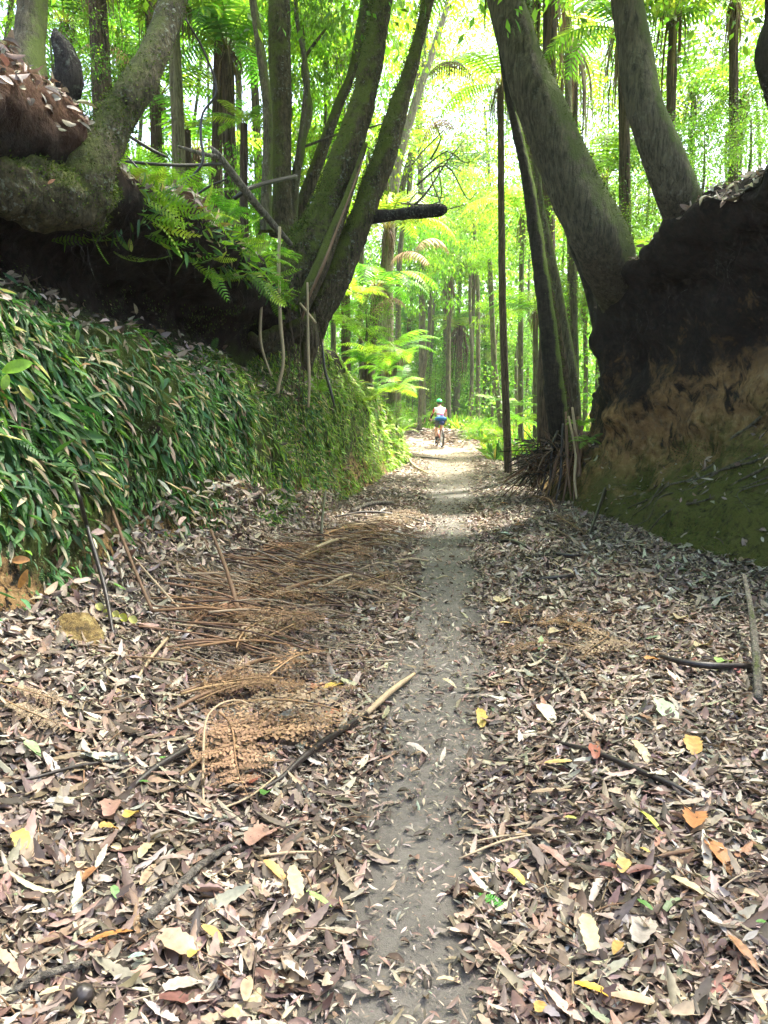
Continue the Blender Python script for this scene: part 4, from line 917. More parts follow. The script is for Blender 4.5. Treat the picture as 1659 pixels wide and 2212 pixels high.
# ------------------------------------------------------------------ background trees
def bgtree(label, u, v0, Y, v1, w, mat, crown, cs, lean=0., seed=0, cv=None, name='forest_tree'):
    w *= .62; pts = [(u, v0, Y, w * 1.15), (u + lean * .35 + 6 * math.sin(seed), v0 * .66 + v1 * .34, Y, w), (u + lean * .7 - 6 * math.sin(seed * 2), v0 * .33 + v1 * .67, Y, w * .9), (u + lean, v1, Y, w * .75)]
    t, S, ww, r_ = tree(name, label, pts, mat, seg=10, step=.25, amp=.14, freq=2, seed=seed)
    crown_obj(crown, t, ww[-1] + [0, 0, cs * .35], cs, seed)
    return t
BG = [
 ('mossy forest tree standing at the left of the bend', 905, 935, 34, 600, 15, 25, M_slender, FINE[1], 1.8),
 ('thin dark forest trunk left of the cyclist, leaning right', 918, 860, 40, 560, 10, 34, M_slender, BUSH[1], 2.8),
 ('mossy trunk right of the fern with the brown skirt', 1012, 905, 38, 520, 12, 6, M_farbark, FINE[1], 1.6),
 ('pale green trunk midway between cyclist and straight fern trunk', 1032, 915, 36, 480, 15, -8, M_farbark, FINE[0], 1.6),
 ('short dark forked trunk leaning right behind the green ground ferns', 1062, 905, 34, 700, 9, 14, M_slender, FINE[1], 1.0),
 ('moss-green trunk leaning just left of the straight fern trunk', 1084, 900, 30, 560, 20, -26, M_farbark, FINE[0], .8),
 ('slim mossy trunk right of the straight fern trunk', 1118, 895, 33, 520, 12, 4, M_farbark, FINE[1], .9),
 ('thin pale trunk in the group beyond the golden-green fern', 1136, 885, 44, 540, 9, 10, M_farbark, BUSH[2], 2.6),
 ('thin dark trunk in the group beyond the golden-green fern', 1150, 880, 40, 540, 9, -6, M_slender, BUSH[0], 3.0),
 ('slender trunk behind the cyclist to the left of the mossy fern trunk', 950, 890, 44, 560, 10, 10, M_farbark, BROAD[2], 4.0),
 ('far trunk seen just left of the brown skirt', 980, 870, 48, 540, 9, -8, M_farbark, BUSH[1], 4.0),
 ('far tall tree under the white gap at the centre', 905, 800, 50, 470, 10, -20, M_farbark, BROAD[1], 4.4),
 ('forest tree high behind the leaning tree', 420, 400, 21, 0, 11, 12, M_slender, BROAD[2], 3.0),
 ('forest tree behind the pair of fern trunks', 455, 420, 25, -20, 9, -10, M_slender, BROAD[0], 3.4),
 ('forest tree seen right of the upright group', 690, 470, 20, -60, 20, 30, M_slender, FINE[0], 2.4),
 ('second forest tree seen right of the upright group', 718, 480, 24, 20, 16, -22, M_farbark, FINE[1], 2.6),
 ('forked forest tree behind the pale leaning trunk', 862, 560, 33, 60, 17, 60, M_slender, BROAD[1], 2.6),
 ('grey forest tree leaning right below the tangle of dead branches', 828, 600, 27, 330, 26, 60, M_slender, BUSH[0], 2.2),
 ('forest tree in the upper left behind the stump', 150, 260, 16, -60, 16, 10, M_slender, BROAD[0], 2.6),
 ('forest tree left of the mossy corner trunk', 15, 150, 14, -140, 20, 14, M_slender, BUSH[2], 2.4),
 ('bright leafy tree behind the curved leaning tree', 1430, 480, 20, 190, 12, 18, M_slender, BROAD[0], 2.6),
 ('leafy tree on the right terrace below the white sky', 1560, 430, 18, 290, 12, 10, M_slender, BUSH[1], 2.0),
 ('leafy tree at the right edge of the terrace', 1640, 400, 16, 240, 12, -6, M_slender, BROAD[2], 1.8),
 ('leafy tree between the two leaning trees', 1300, 520, 24, 300, 12, 8, M_slender, BROAD[1], 2.8),
 ('far tree behind the long hanging skirt', 1160, 600, 50, 200, 10, 20, M_farbark, BROAD[2], 4.6),
 ('far tree just left of the big leaning tree', 1060, 640, 48, 230, 11, -14, M_farbark, BROAD[0], 4.6),
 ('far tree behind the lichen-flecked trunk', 1215, 800, 28, 480, 11, 6, M_farbark, BROAD[1], 3.0),
 ('far leafy tree low behind the earth wall', 1290, 790, 24, 560, 10, 4, M_farbark, BUSH[0], 2.0),
 ('tall tree behind the twin mossy tree', 780, 560, 26, 60, 15, 20, M_farbark, BROAD[1], 3.8),
 ('tall tree far up left between the fern trunks', 300, 380, 24, 0, 14, 16, M_farbark, BROAD[2], 3.8),
]
for i, (lb, u, v0, Y, v1, w, ln, mt, cr, cs) in enumerate(BG):
    bgtree(lb, u, v0 + 25, Y, v1, w, mt, cr, cs, ln, 100 + i)

# dead branch tangle left of centre
t = thing('dead_branches', 'tangle of bare grey dead branches hanging below the white gap', 'dead branch', P(868, 470, 17))
r = np.random.default_rng(8)
for i, (a, b_) in enumerate([((862, 470), (1005, 300)), ((870, 450), (990, 330)), ((866, 440), (1000, 372)), ((880, 420), (940, 300)), ((900, 400), (1030, 415)), ((870, 470), (985, 400)), ((905, 372), (1040, 330)), ((930, 345), (960, 250)), ((880, 436), (1010, 440))]):
    limb(t, P(*a, 17), P(*b_, 16.5 + r.random()), .026 * r.uniform(.5, 1.2), .006, M_greystick, .2, 200 + i, 'branch', 6)

# understory shrubs
def shrub(label, u, v, Y, s, mesh, seed, name='shrub', cat='shrub', sz=1., drop=.0):
    p = P(u, v, Y); b = p - np.array([0, 0, s * .7 * sz + drop])
    t = thing(name, label, cat, b)
    V, F, S = tube([b, (b + p) / 2 + [.03, 0, 0], p + [0, 0, s * .3]], [.03, .025, .01], 6, .2)
    wpart('stem', V, F, None, M_slender, t); crown_obj(mesh, t, p, s, seed, sz); return t
SH = [
 ('bright shrub on the right terrace below the curved leaning tree', 1430, 500, 13, .8, BUSH[0]), ('yellow-green shrub filling the gap right of the curved leaning tree', 1520, 330, 14, 1.2, BROAD[1]),
 ('leafy shrub at the far right of the terrace edge', 1620, 300, 12, .9, BROAD[0]), ('pale shrub beyond the gap between the two leaning trees', 1400, 400, 17, 1.3, BROAD[2]),
 ('leafy shrub at the foot of the thin fern trunk', 1330, 480, 15, 1.0, BUSH[1]), ('shrub low behind the massive trunk', 1280, 620, 18, 1.2, BUSH[2]),
 ('green shrub at the outer edge of the bend', 1040, 925, 30, .62, BUSH[0]), ('dark-leaved shrub beside the cyclist on the right', 1015, 935, 31.5, .5, BUSH[1]),
 ('bright leafy shrub behind the left lip of the bank', 560, 440, 13.5, .8, FINE[0]), ('leafy shrub between upright group and twin mossy tree', 690, 400, 15, 1.2, FINE[1]),
 ('shrub beneath the leaning tree on the ledge', 320, 400, 11.5, .7, BUSH[2]), ('shrub behind the pair of fern trunks', 430, 420, 17, 1.2, BROAD[0]),
 ('drooping narrow-leaved shrub high between trunks', 700, 190, 14.5, 1.1, FINE[0]), ('narrow-leaved foliage hanging in front of the upright group', 655, 90, 13, .8, FINE[1]),
 ('shrub on the left bank crest beyond the twin mossy tree', 790, 690, 14, .6, BUSH[0]), ('leafy clump low on the left bank near the path', 855, 900, 20.5, .55, BUSH[2]),
 ('leafy shrub at the top left behind the mound', 110, 130, 10.5, .9, BROAD[1]), ('shrub at the left behind the stump', 215, 190, 12.5, .9, BUSH[0]),
 ('bush behind the leaning pale trunk', 880, 470, 36, 2.2, BROAD[0]), ('shrub under the far fern trunks', 1090, 760, 42, 1.8, BROAD[1]),
 ('shrub left of the brown fern skirt', 940, 800, 40, 2.0, BROAD[2]), ('far dense shrub right of the straight fern trunk', 1160, 740, 40, 2.2, BROAD[0]),
 ('far shrub behind the lichen-flecked trunk', 1230, 720, 30, 2.0, BROAD[1]), ('far shrub at the left of the bend', 890, 850, 38, 1.6, BUSH[1])]
for i, (lb, u, v, Y, s, ms) in enumerate(SH): shrub(lb, u, v, Y, s, ms, i * 1.3, sz=.9)
# ferns low on the ground
LF = [('bright ground fern right of the track, nearest the straight fern trunk', 1075, 945, 20.5, .75), ('pale green ground fern at the foot of the dark fern trunk', 1130, 915, 20, .85), ('ground fern spilling onto the right edge of the track', 1045, 960, 24, .8),
 ('ground fern against the debris slope right of the track', 1160, 905, 17.5, .65), ('ground fern at the corner before the bend', 1030, 935, 27, .9), ('ground fern behind the dark fern trunk', 1115, 880, 25, 1.1), ('upright ground fern among far trunks', 1075, 880, 31, 1.2),
 ('ground fern tucked beside the green boulder of moss', 1268, 955, 11.9, .34), ('fern sprouting on top of the debris heap', 1250, 925, 12.4, .4), ('fern hanging from the lip of the left bank under the twin mossy tree', 560, 560, 9.6, .55), ('fern on the ledge below the upright trunks', 490, 470, 10.5, .6),
 ('fern sprouting from the crest of the left ledge', 400, 470, 8.9, .5), ('fern at the lip left of the hanging stalks', 480, 570, 9.2, .4), ('fern on the bank right of the hanging stalks', 735, 680, 12.6, .55), ('fern on the bank above the grassy slope', 790, 790, 15, .7),
 ('fern leaning over the far left bank edge', 862, 830, 20.5, 1.0), ('fern at the far corner of the left bank', 868, 935, 22.5, .7), ('grassy fern at the foot of the left bank corner', 850, 960, 20, .55), ('fern with drooping grey-green fronds at the hanging stalks', 690, 850, 11.2, .42),
 ('low fern left of the cyclist', 925, 905, 36, 1.2), ('low fern behind the skirted fern', 1000, 890, 42, 1.4), ('fern on the right terrace edge', 1410, 530, 11, .5), ('fern at the top edge of the right bank', 1480, 500, 10.6, .5)]
LF += [('ground fern beyond the cyclist on the outer bank of the bend', 968, 920, 37, 1.1), ('low fern right behind the cyclist', 992, 928, 36, 1.0), ('broad fern at the left of the far bend', 935, 915, 38, 1.2), ('fern above the far bend below the mossy trunks', 1012, 905, 40, 1.4), ('fern crowding the left bank crest just past the twin mossy tree', 742, 700, 13.6, .8), ('second fern on the left bank crest past the twin mossy tree', 778, 735, 15, .9), ('third fern on the left bank crest', 808, 770, 16.8, 1.0), ('fern on the crest where the left bank drops', 834, 810, 18.8, 1.1), ('fern at the last crest of the left bank', 852, 850, 21.2, 1.2),
 ('fern hanging on the face of the far left bank', 800, 870, 16.3, .6), ('fern low on the face of the far left bank', 830, 930, 18.5, .6), ('small fern on the dark lip right of the leaning tree', 352, 470, 8.2, .35), ('small fern on the dark lip under the level branch', 430, 520, 8.8, .4), ('small fern on the lip beside the bare branch end', 610, 560, 10, .42), ('fern high on the far left bank beside the fern trunk', 770, 640, 17, 1.1),
 ('pale fern near the shaded foot of the shaggy trunk', 300, 400, 10, .6), ('fern behind the dark lip of the ledge', 380, 420, 10.5, .8)]
for i, (lb, u, v, Y, s) in enumerate(LF):
    p = P(u, v, Y); t = thing('ground_fern', lb, 'fern', p)
    o = obj('fronds', LOWFERN[i % 2], None, t); o.scale = (s,) * 3; o.rotation_euler = (0, 0, i * 1.7); o.rotation_euler = (R_(12 * math.sin(i)), R_(10 * math.cos(i)), i * 1.7)

# far wood and undergrowth
A = Acc(); r = np.random.default_rng(4)
def mass(n, xr, yr, zr, size, pal, w, dens=.3, sd=0):
    X = r.uniform(*xr, n); Y = r.uniform(*yr, n); Z = r.uniform(0, 1, n) ** 1.1 * (zr[1] - zr[0]) + zr[0]
    p = np.stack([X, Y, Z], -1); gap = (np.abs(X - .395 * Y) < .05 * Y) & (Z > 1.6 + .30 * Y); p = p[~gap]; k = fbm(p * .28, 50 + sd, 3) + .5 * fbm(p * .9, 60 + sd, 2) > dens - .25
    p = p[k]; m = len(p); d = nrm(r.normal(size=(m, 3)) + [0, 0, -.5]); nn = nrm(r.normal(size=(m, 3)) * .7 + [0, 0, 1])
    L = size * r.uniform(.6, 1.3, m); scatter(DIAM, p, d, nn, L, L * .45, pick(pal, w, m, .25), A)
mass(120000, (-26, 28), (46, 62), (1, 15), .36, GREEN, GREENW, .3, 1)
mass(42000, (-32, 34), (62, 80), (1, 17), .6, GREEN, GREENW, .25, 2)
mass(60000, (-16, 18), (47, 58), (.5, 9), .3, GREEN, GREENW, -.2, 7)
mass(16000, (-9, 12), (40, 47), (.8, 6), .22, GREEN, GREENW, .1, 8)
mass(22000, (-14, 9), (41, 50), (9, 23), .26, GREEN, GREENW, .12, 9)
V, F, C = A.get()
tag(obj('distant_forest', mesh_np('distant_forest', V, F, C), M_leaf), 'sunlit green wood closing the view beyond the bend', 'forest', kind='stuff')
A = Acc()
mass(90000, (-18, -2.2), (13, 42), (2.2, 9.5), .14, GREEN, GREENW, .3, 3)
mass(26000, (4.2, 17), (14, 24), (1.6, 6.0), .13, GREEN, GREENW, .42, 4)
mass(26000, (9, 22), (24, 40), (1.6, 7.0), .16, GREEN, GREENW, .4, 4)
mass(9000, (3.5, 9), (24, 40), (1., 3.2), .14, GREEN, GREENW, .4, 6)
V, F, C = A.get()
tag(obj('thicket', mesh_np('thicket', V, F, C), M_leaf), 'mixed leafy thicket behind the trunks on both banks', 'undergrowth', kind='stuff')
A = Acc()
for V_, N_, n_, sx in ((LV, LN, 9000, -1), (RV, RN, 9000, 1)):
    p, nn = sample(V_, N_, n_, lambda m_, n2: (n2[..., 2] > .6) * (m_[..., 1] > 8.5) * (np.abs(m_[..., 0]) < 14) * (np.abs(m_[..., 0] - np.where(sx < 0, bl(m_[..., 1]), br(m_[..., 1]))) > 1.6) * np.clip(fbm(m_ * 1.2, 71, 3) * 2 + .7, .05, 1))
    d = nrm(np.array([0, 0, .8]) + r.normal(size=p.shape) * .6); L = r.uniform(.1, .4, n_)
    scatter(BLADE, p, d, nrm(r.normal(size=p.shape) + [0, 0, .6]), L, L * .16, pick(WB, WBW, n_), A)
n_ = 14000; X = r.uniform(-9, 10, n_); Y = r.uniform(34.5, 46, n_); X2 = r.uniform(3.2, 9, 5000); Y2 = r.uniform(20, 36, 5000)
X = np.r_[X, X2]; Y = np.r_[Y, Y2]; k = (onpath(X, Y) < .05) * (fbm(np.stack([X, Y, X * 0], -1) * .6, 72, 2) > -.25); X, Y = X[k], Y[k]
zz = gz(X, Y); zr = np.where(Y < 31, np.maximum(zz, np.interp(X - br(Y), [0, 1.2, 2.6, 6], [0, .4, .9, 1.5])), zz)
p = np.stack([X, Y, zr], -1); d = nrm(np.array([0, 0, .7]) + r.normal(size=p.shape) * .6); L = r.uniform(.2, .6, len(p))
scatter(BLADE, p, d, nrm(r.normal(size=p.shape) + [0, 0, .6]), L, L * .2, pick(WB + GREEN, WBW + [6] * 5, len(p)), A)
V, F, C = A.get()
tag(obj('undergrowth', mesh_np('undergrowth', V, F, C), M_leaf), 'grassy green undergrowth on the terraces and forest floor', 'undergrowth', kind='stuff')

# ------------------------------------------------------------------ stalks, twigs and vines in the air
def stalk(name, label, cat, pts, mat, group=None, seg=8, amp=.08, side=None, floor=False):
    w = []
    for q_ in pts:
        if floor:
            g_ = G(q_[0], q_[1]); g_[2] += q_[3] if len(q_) > 3 else .0
            rd = px2m(q_[2], g_) / 2; g_[2] += rd * .8; w.append((g_, rd))
        else:
            p_ = P(q_[0], q_[1], q_[2]); w.append((p_, px2m(q_[3], p_) / 2))
    b = w[0][0]; t = tag(bpy.data.objects.new(name, None), label, cat, group); 
    V, F, S = tube([x[0] for x in w], [x[1] for x in w], seg, .06, amp, 14, abs(hash(label)) % 50 if False else len(label))
    bpy.data.objects.remove(t)
    o = obj(name, mesh_np(name, V - b, F), mat); o.location = tuple(b)
    return tag(o, label, cat, group)
stalk('bare_branch', 'pale bare branch slanting down across the left ledge to the twin mossy tree', 'branch', [(455, 316, 9.3, 5), (475, 340, 9.3, 15), (540, 425, 9.8, 17), (590, 485, 10.3, 15), (628, 528, 10.7, 11)], M_greystick)
stalk('bare_branch', 'straight thin branch lying level beside the leaning tree', 'branch', [(262, 348, 8.8, 6), (340, 355, 8.9, 7), (410, 357, 9.1, 7), (478, 354, 9.3, 7)], M_darkstalk)
stalk('bare_branch', 'short branch stub joining the pale slanting branch', 'branch', [(384, 316, 9.0, 6), (430, 330, 9.1, 9), (478, 340, 9.3, 9)], M_greystick)
stalk('bare_branch', 'dark twig sloping down right of the leaning tree', 'branch', [(280, 295, 8.6, 7), (330, 325, 8.7, 8), (362, 340, 8.8, 5)], M_darkstalk)
stalk('vine', 'black looping vine hanging between leaning tree and fern trunks', 'vine', [(400, 40, 7.5, 4), (440, 110, 7.7, 5), (468, 195, 7.8, 5), (438, 245, 7.8, 5), (434, 300, 7.8, 6), (438, 350, 7.8, 6), (400, 395, 7.8, 6), (352, 418, 7.8, 6), (318, 385, 7.8, 5), (268, 330, 7.8, 4)], M_darkstalk)
stalk('bare_branch', 'thin twig rising from the ledge below the looping vine', 'branch', [(395, 450, 9.6, 4), (440, 410, 9.6, 5), (490, 386, 9.6, 4)], M_darkstalk)
stalk('bare_branch', 'dark curved branch behind the pale slanting branch', 'branch', [(505, 430, 11, 9), (530, 412, 11, 10), (565, 398, 11.3, 10), (640, 380, 12, 9)], M_darkstalk)
stalk('broken_log', 'dark broken log sticking out level from behind the twin mossy tree', 'log', [(760, 478, 11.6, 30), (800, 470, 11.3, 27), (870, 462, 11.0, 25), (945, 455, 10.7, 28), (958, 452, 10.6, 16)], M_stump, seg=14, amp=.25)
HS = [('pale hanging dry stalk under the left bank lip, leftmost of three', [(572, 560, 9.9, 5.0), (566, 640, 9.9, 6.5), (562, 715, 9.85, 6.5), (568, 760, 9.85, 5.0), (586, 812, 9.8, 4.3)]),
      ('long pale hanging stalk with a blackened foot, middle of three', [(604, 490, 9.9, 6.5), (602, 600, 9.9, 7.9), (606, 700, 9.85, 7.9), (612, 780, 9.8, 7.2), (598, 850, 9.75, 7.2)]),
      ('straight pale hanging stalk in front of the twin mossy tree root, rightmost of three', [(664, 610, 10.2, 4.3), (665, 680, 10.2, 5.0), (666, 760, 10.15, 6.5), (668, 822, 10.1, 6.5), (666, 880, 10.1, 5.0)]),
      ('dark bent dead stalk hanging right of the twin mossy tree foot', [(695, 740, 11.2, 5.0), (702, 800, 11.1, 5.8), (716, 850, 11, 6.5), (722, 880, 11, 3.6)])]
for i, (lb, pts) in enumerate(HS): stalk('hanging_stalk', lb, 'dry stalk', pts, M_straw if i < 3 else M_darkstalk, 'stalks hanging from the left bank')
stalk('root_stem', 'pale thin aerial root running up the twin mossy tree', 'root', [(652, 690, 10.55, 5), (668, 640, 10.5, 6), (697, 575, 10.45, 7), (724, 505, 10.6, 5), (752, 432, 10.75, 4), (784, 345, 10.95, 3)], M_brownstalk)
stalk('snapped_twig', 'pale snapped twig slanting in front of the twin mossy tree root', 'twig', [(648, 655, 10.3, 5), (664, 675, 10.25, 6), (682, 698, 10.2, 6)], M_straw)
A = Acc(); r = np.random.default_rng(12)
for i in range(34):
    u = r.uniform(612, 700); v = r.uniform(630, 760); Y = 10.3 + r.random() * .6; p = P(u, v, Y); ln = r.uniform(.3, 1.3)
    pts = [p, p + [r.normal() * .04, 0, -ln * .35], p + [r.normal() * .07, 0, -ln * .7], p + [r.normal() * .09, 0, -ln]]
    V, F, S = tube(pts, [.006, .005, .004, .002], 5, .08); A.add(V, F)
V, F, C = A.get(); tag(obj('root_fringe', mesh_np('root_fringe', V, F), M_root), 'fringe of fine rootlets hanging below the twin mossy tree', 'roots', kind='stuff')
A = Acc()
for i in range(70):
    if r.random() < .6: u = r.uniform(120, 600); v = np.interp(u, [100, 250, 400, 600], [470, 480, 520, 600]) + r.uniform(-30, 60); Y = np.interp(u, [100, 300, 420, 600], [5.3, 6.3, 7.4, 9.6])
    else: u = r.uniform(1330, 1650); v = np.interp(u, [1330, 1400, 1500, 1650], [690, 620, 560, 470]) + r.uniform(0, 60); Y = np.interp(u, [1330, 1500, 1650], [10.6, 8.8, 7.6])
    p = P(u, v, Y); ln = r.uniform(.1, .4); pts = [p, p + [r.normal() * .05, -.03, -ln * .4], p + [r.normal() * .09, 0, -ln]]
    V, F, S = tube(pts, [.004, .003, .0015], 5, .06); A.add(V, F)
V, F, C = A.get(); tag(obj('bank_rootlets', mesh_np('bank_rootlets', V, F), M_stump), 'thin rootlets dangling from the undercut bank lips', 'roots', kind='stuff')

# ------------------------------------------------------------------ sticks on the floor: (u, v, width px, lift m)
ST = [
 ('fallen_branch', 'thick grey bark-covered branch lying in the lower left litter', [(312, 2012, 22, .02), (370, 1952, 20, .02), (430, 1890, 17, .02), (490, 1842, 13, .01), (545, 1812, 8, 0)], M_greystick),
 ('fern_stalk', 'long black glossy fern stalk running diagonally to the track edge', [(490, 1748, 9, .0), (600, 1700, 11, .02), (650, 1660, 14, .03), (720, 1606, 15, .03), (790, 1556, 14, .02)], M_darkstalk),
 ('fern_stalk', 'weathered tan end of a stalk beside the track, beyond the black glossy stalk', [(790, 1556, 13, .02), (845, 1505, 13, .02), (895, 1462, 7, .01)], M_straw),
 ('fern_stalk', 'dark smooth stalk half buried left of the orange dead fern', [(275, 1715, 13, .0), (340, 1672, 15, .02), (430, 1622, 15, .03)], M_darkstalk),
 ('fern_stalk', 'thin black stalk at the left under pale leaves', [(0, 1700, 8, .0), (90, 1690, 8, .02), (170, 1668, 8, .02), (290, 1640, 6, .0)], M_darkstalk),
 ('fern_stalk', 'brown curved stalk propped upright in the fern pile', [(530, 1395, 11, .0), (512, 1340, 11, .1), (488, 1290, 9, .22), (458, 1240, 6, .33)], M_brownstalk),
 ('fern_stalk', 'reddish brown stalk slanting down the left debris slope', [(245, 1176, 6, .25), (262, 1220, 7, .22), (292, 1280, 7, .15), (330, 1340, 7, .05)], M_brownstalk),
 ('fern_stalk', 'tan stalk slanting below the reddish brown stalk on the left slope', [(300, 1255, 4, .12), (345, 1292, 5, .07), (400, 1330, 5, .0)], M_straw),
 ('fern_stalk', 'tan stalk sloping across the hanging ferns at the left edge', [(23, 1138, 6, .6), (62, 1185, 9, .5), (95, 1225, 9, .4), (135, 1268, 6, .28)], M_straw),
 ('fern_stalk', 'black stalk leaning on the left fern bank above the yellow clay', [(140, 1125, 7, .55), (165, 1190, 9, .45), (195, 1250, 10, .3), (228, 1315, 10, .12), (245, 1375, 7, .0)], M_darkstalk),
 ('fern_stalk', 'short pale stick lying crosswise on the left fern bank', [(104, 1172, 5, .62), (140, 1152, 5, .62), (180, 1146, 4, .6)], M_straw),
 ('fern_stalk', 'pale upright stick below the crosswise stick at left', [(117, 1100, 5, .75), (118, 1150, 7, .55), (115, 1216, 6, .4)], M_straw),
 ('fern_stalk', 'long grey-tan stalk lying toward the track, top of the pile', [(601, 1250, 8, .03), (660, 1222, 9, .1), (720, 1192, 8, .1), (778, 1167, 5, .04)], M_straw),
 ('fern_stalk', 'brown stalk across the middle of the dead fern pile', [(512, 1350, 10, .05), (590, 1318, 10, .1), (670, 1286, 9, .1), (748, 1254, 6, .05)], M_brownstalk),
 ('fern_stalk', 'long stalk bending from the pile toward the track', [(700, 1285, 7, .06), (763, 1264, 7, .08), (840, 1276, 6, .04), (925, 1300, 4, .0)], M_straw),
 ('fern_stalk', 'dark thin stalk lying crosswise at the far end of the pile', [(723, 1126, 4, .05), (790, 1120, 5, .08), (860, 1122, 5, .05), (930, 1133, 3, .0)], M_darkstalk),
 ('fern_stalk', 'tan stalk under the crosswise dark stalk', [(700, 1160, 5, .02), (760, 1145, 5, .05), (830, 1136, 4, .03), (890, 1132, 3, .0)], M_straw),
 ('fern_stalk', 'tan stalk low in the pile pointing at the worn track', [(605, 1362, 7, .02), (650, 1330, 8, .05), (700, 1316, 6, .03)], M_straw),
 ('fern_stalk', 'long tan stalk below the middle of the pile', [(500, 1460, 6, .0), (560, 1400, 7, .04), (620, 1352, 7, .04), (648, 1330, 5, .02)], M_straw),
 ('fern_stalk', 'pale stick near the track beyond the fern pile', [(850, 1221, 6, .02), (890, 1216, 6, .03), (925, 1213, 3, .0)], M_straw),
 ('fern_stalk', 'thin brown stalk in the upper pile next to the bank foot', [(560, 1290, 5, .02), (640, 1240, 6, .09), (720, 1206, 5, .08), (830, 1180, 4, .02)], M_brownstalk),
 ('fern_stalk', 'thin tan stalk parallel to the upper brown stalk', [(610, 1268, 4, .02), (700, 1225, 5, .07), (790, 1192, 4, .04)], M_straw),
 ('fern_stalk', 'stalk with bark peeling near the bank foot at the far pile', [(760, 1110, 8, .02), (805, 1098, 9, .05), (850, 1095, 8, .04)], M_greystick),
 ('fern_stalk', 'black stalk stub standing by the left bank foot', [(693, 1188, 6, .0), (697, 1150, 6, .2), (704, 1118, 4, .36)], M_darkstalk),
 ('fern_stalk', 'dark stalk under the orange dead fern', [(390, 1500, 8, .0), (480, 1478, 9, .03), (560, 1440, 8, .03), (640, 1420, 5, .0)], M_brownstalk),
 ('fern_stalk', 'dark crosswise stalk left of the fern pile', [(395, 1402, 6, .0), (470, 1396, 8, .03), (530, 1392, 8, .03), (600, 1380, 5, .0)], M_brownstalk),
 ('fern_stalk', 'straight pale stick left of the orange dead fern', [(295, 1470, 6, .0), (330, 1432, 8, .03), (362, 1392, 6, .03)], M_straw),
 ('fern_stalk', 'long brown stalk in front of the orange dead fern', [(360, 1545, 8, .0), (440, 1520, 9, .04), (530, 1490, 8, .04), (620, 1470, 5, .01)], M_brownstalk),
 ('fern_stalk', 'bent golden stalk standing out of the orange dead fern', [(440, 1745, 5, .0), (440, 1690, 6, .05), (452, 1610, 5, .14), (520, 1575, 4, .14), (600, 1590, 3, .05)], M_straw),
 ('fern_stalk', 'golden stalk crossing the bent one at the ground', [(436, 1742, 5, .01), (470, 1760, 5, .02), (540, 1738, 5, .03), (600, 1690, 4, .03)], M_straw),
 ('fern_stalk', 'pair of straw sticks lying level below the big pink leaf', [(552, 1860, 6, .01), (620, 1856, 7, .02), (690, 1848, 5, .01)], M_straw),
 ('fallen_branch', 'grey rotten branch along the bottom left edge', [(0, 2165, 14, .0), (90, 2130, 18, .02), (180, 2105, 16, .02), (250, 2075, 7, .0)], M_greystick),
 ('fallen_branch', 'black damp stick lying in the dark litter at the right', [(1427, 1432, 9, .03), (1475, 1450, 14, .04), (1530, 1458, 15, .04), (1580, 1454, 13, .03), (1622, 1450, 10, .02)], M_darkstalk),
 ('fallen_branch', 'pale rotten stick standing out of the litter at the right edge', [(1638, 1520, 18, .0), (1630, 1450, 16, .1), (1618, 1390, 13, .2), (1602, 1336, 9, .3)], M_greystick),
 ('fallen_branch', 'crooked twig right of the track below the rusty dead fern', [(1145, 1420, 6, .01), (1180, 1440, 8, .02), (1225, 1475, 8, .02), (1238, 1525, 5, .0)], M_greystick),
 ('fallen_branch', 'short black stick at the right track edge', [(1070, 1174, 5, .01), (1105, 1176, 9, .02), (1142, 1188, 7, .01)], M_darkstalk),
 ('fallen_branch', 'black flat stick right of the short black stick', [(1196, 1202, 8, .01), (1225, 1206, 8, .02), (1258, 1205, 5, .01)], M_darkstalk),
 ('fallen_branch', 'split dark stalk lying crosswise right of the track', [(1150, 1258, 3, .01), (1195, 1256, 10, .02), (1238, 1252, 8, .02)], M_darkstalk),
 ('fallen_branch', 'long dark ridged stalk running down to the right edge', [(1195, 1608, 7, .01), (1290, 1640, 12, .02), (1390, 1684, 14, .02), (1460, 1714, 13, .02), (1520, 1735, 5, .0)], M_darkstalk),
 ('fallen_branch', 'straight pale stick beside the worn track, lower right', [(992, 1862, 4, .01), (1080, 1832, 6, .02), (1172, 1806, 4, .01)], M_straw),
 ('fallen_branch', 'pale stick lying just above the straight pale stick', [(1000, 1830, 4, .01), (1090, 1818, 5, .02), (1160, 1808, 3, .01)], M_straw),
 ('fallen_branch', 'brown stick beside the dark red leaves at right', [(1395, 1872, 6, .01), (1440, 1860, 9, .02), (1498, 1846, 7, .01)], M_brownstalk),
 ('fallen_branch', 'thin twig left of the pale yellow notched leaf', [(1206, 2027, 4, .01), (1232, 1995, 5, .02), (1256, 1962, 3, .01)], M_greystick),
 ('fallen_branch', 'dark stick leaning against the mossy foot of the right bank', [(1272, 1160, 6, .0), (1295, 1125, 7, .2), (1320, 1085, 7, .5), (1346, 1048, 5, .8)], M_darkstalk),
 ('fallen_branch', 'brown stick lying on leaves at the right bank foot', [(1130, 1112, 3, .01), (1200, 1150, 5, .02), (1260, 1182, 4, .01)], M_brownstalk),
 ('fallen_branch', 'dark stick lying across the far track before the cyclist', [(885, 988, 2.5, .0), (920, 991, 3.5, .02), (965, 993, 2.5, .0)], M_darkstalk),
 ('fallen_branch', 'pale curved stick at the foot of the far left bank', [(880, 990, 3, .1), (893, 1010, 4, .05), (925, 1024, 3, .0)], M_straw),
]
for nm, lb, pts, mt in ST: stalk(nm, lb, 'stick' if nm == 'fallen_branch' else 'fern stalk', pts, mt, None, 9, .16, floor=True)
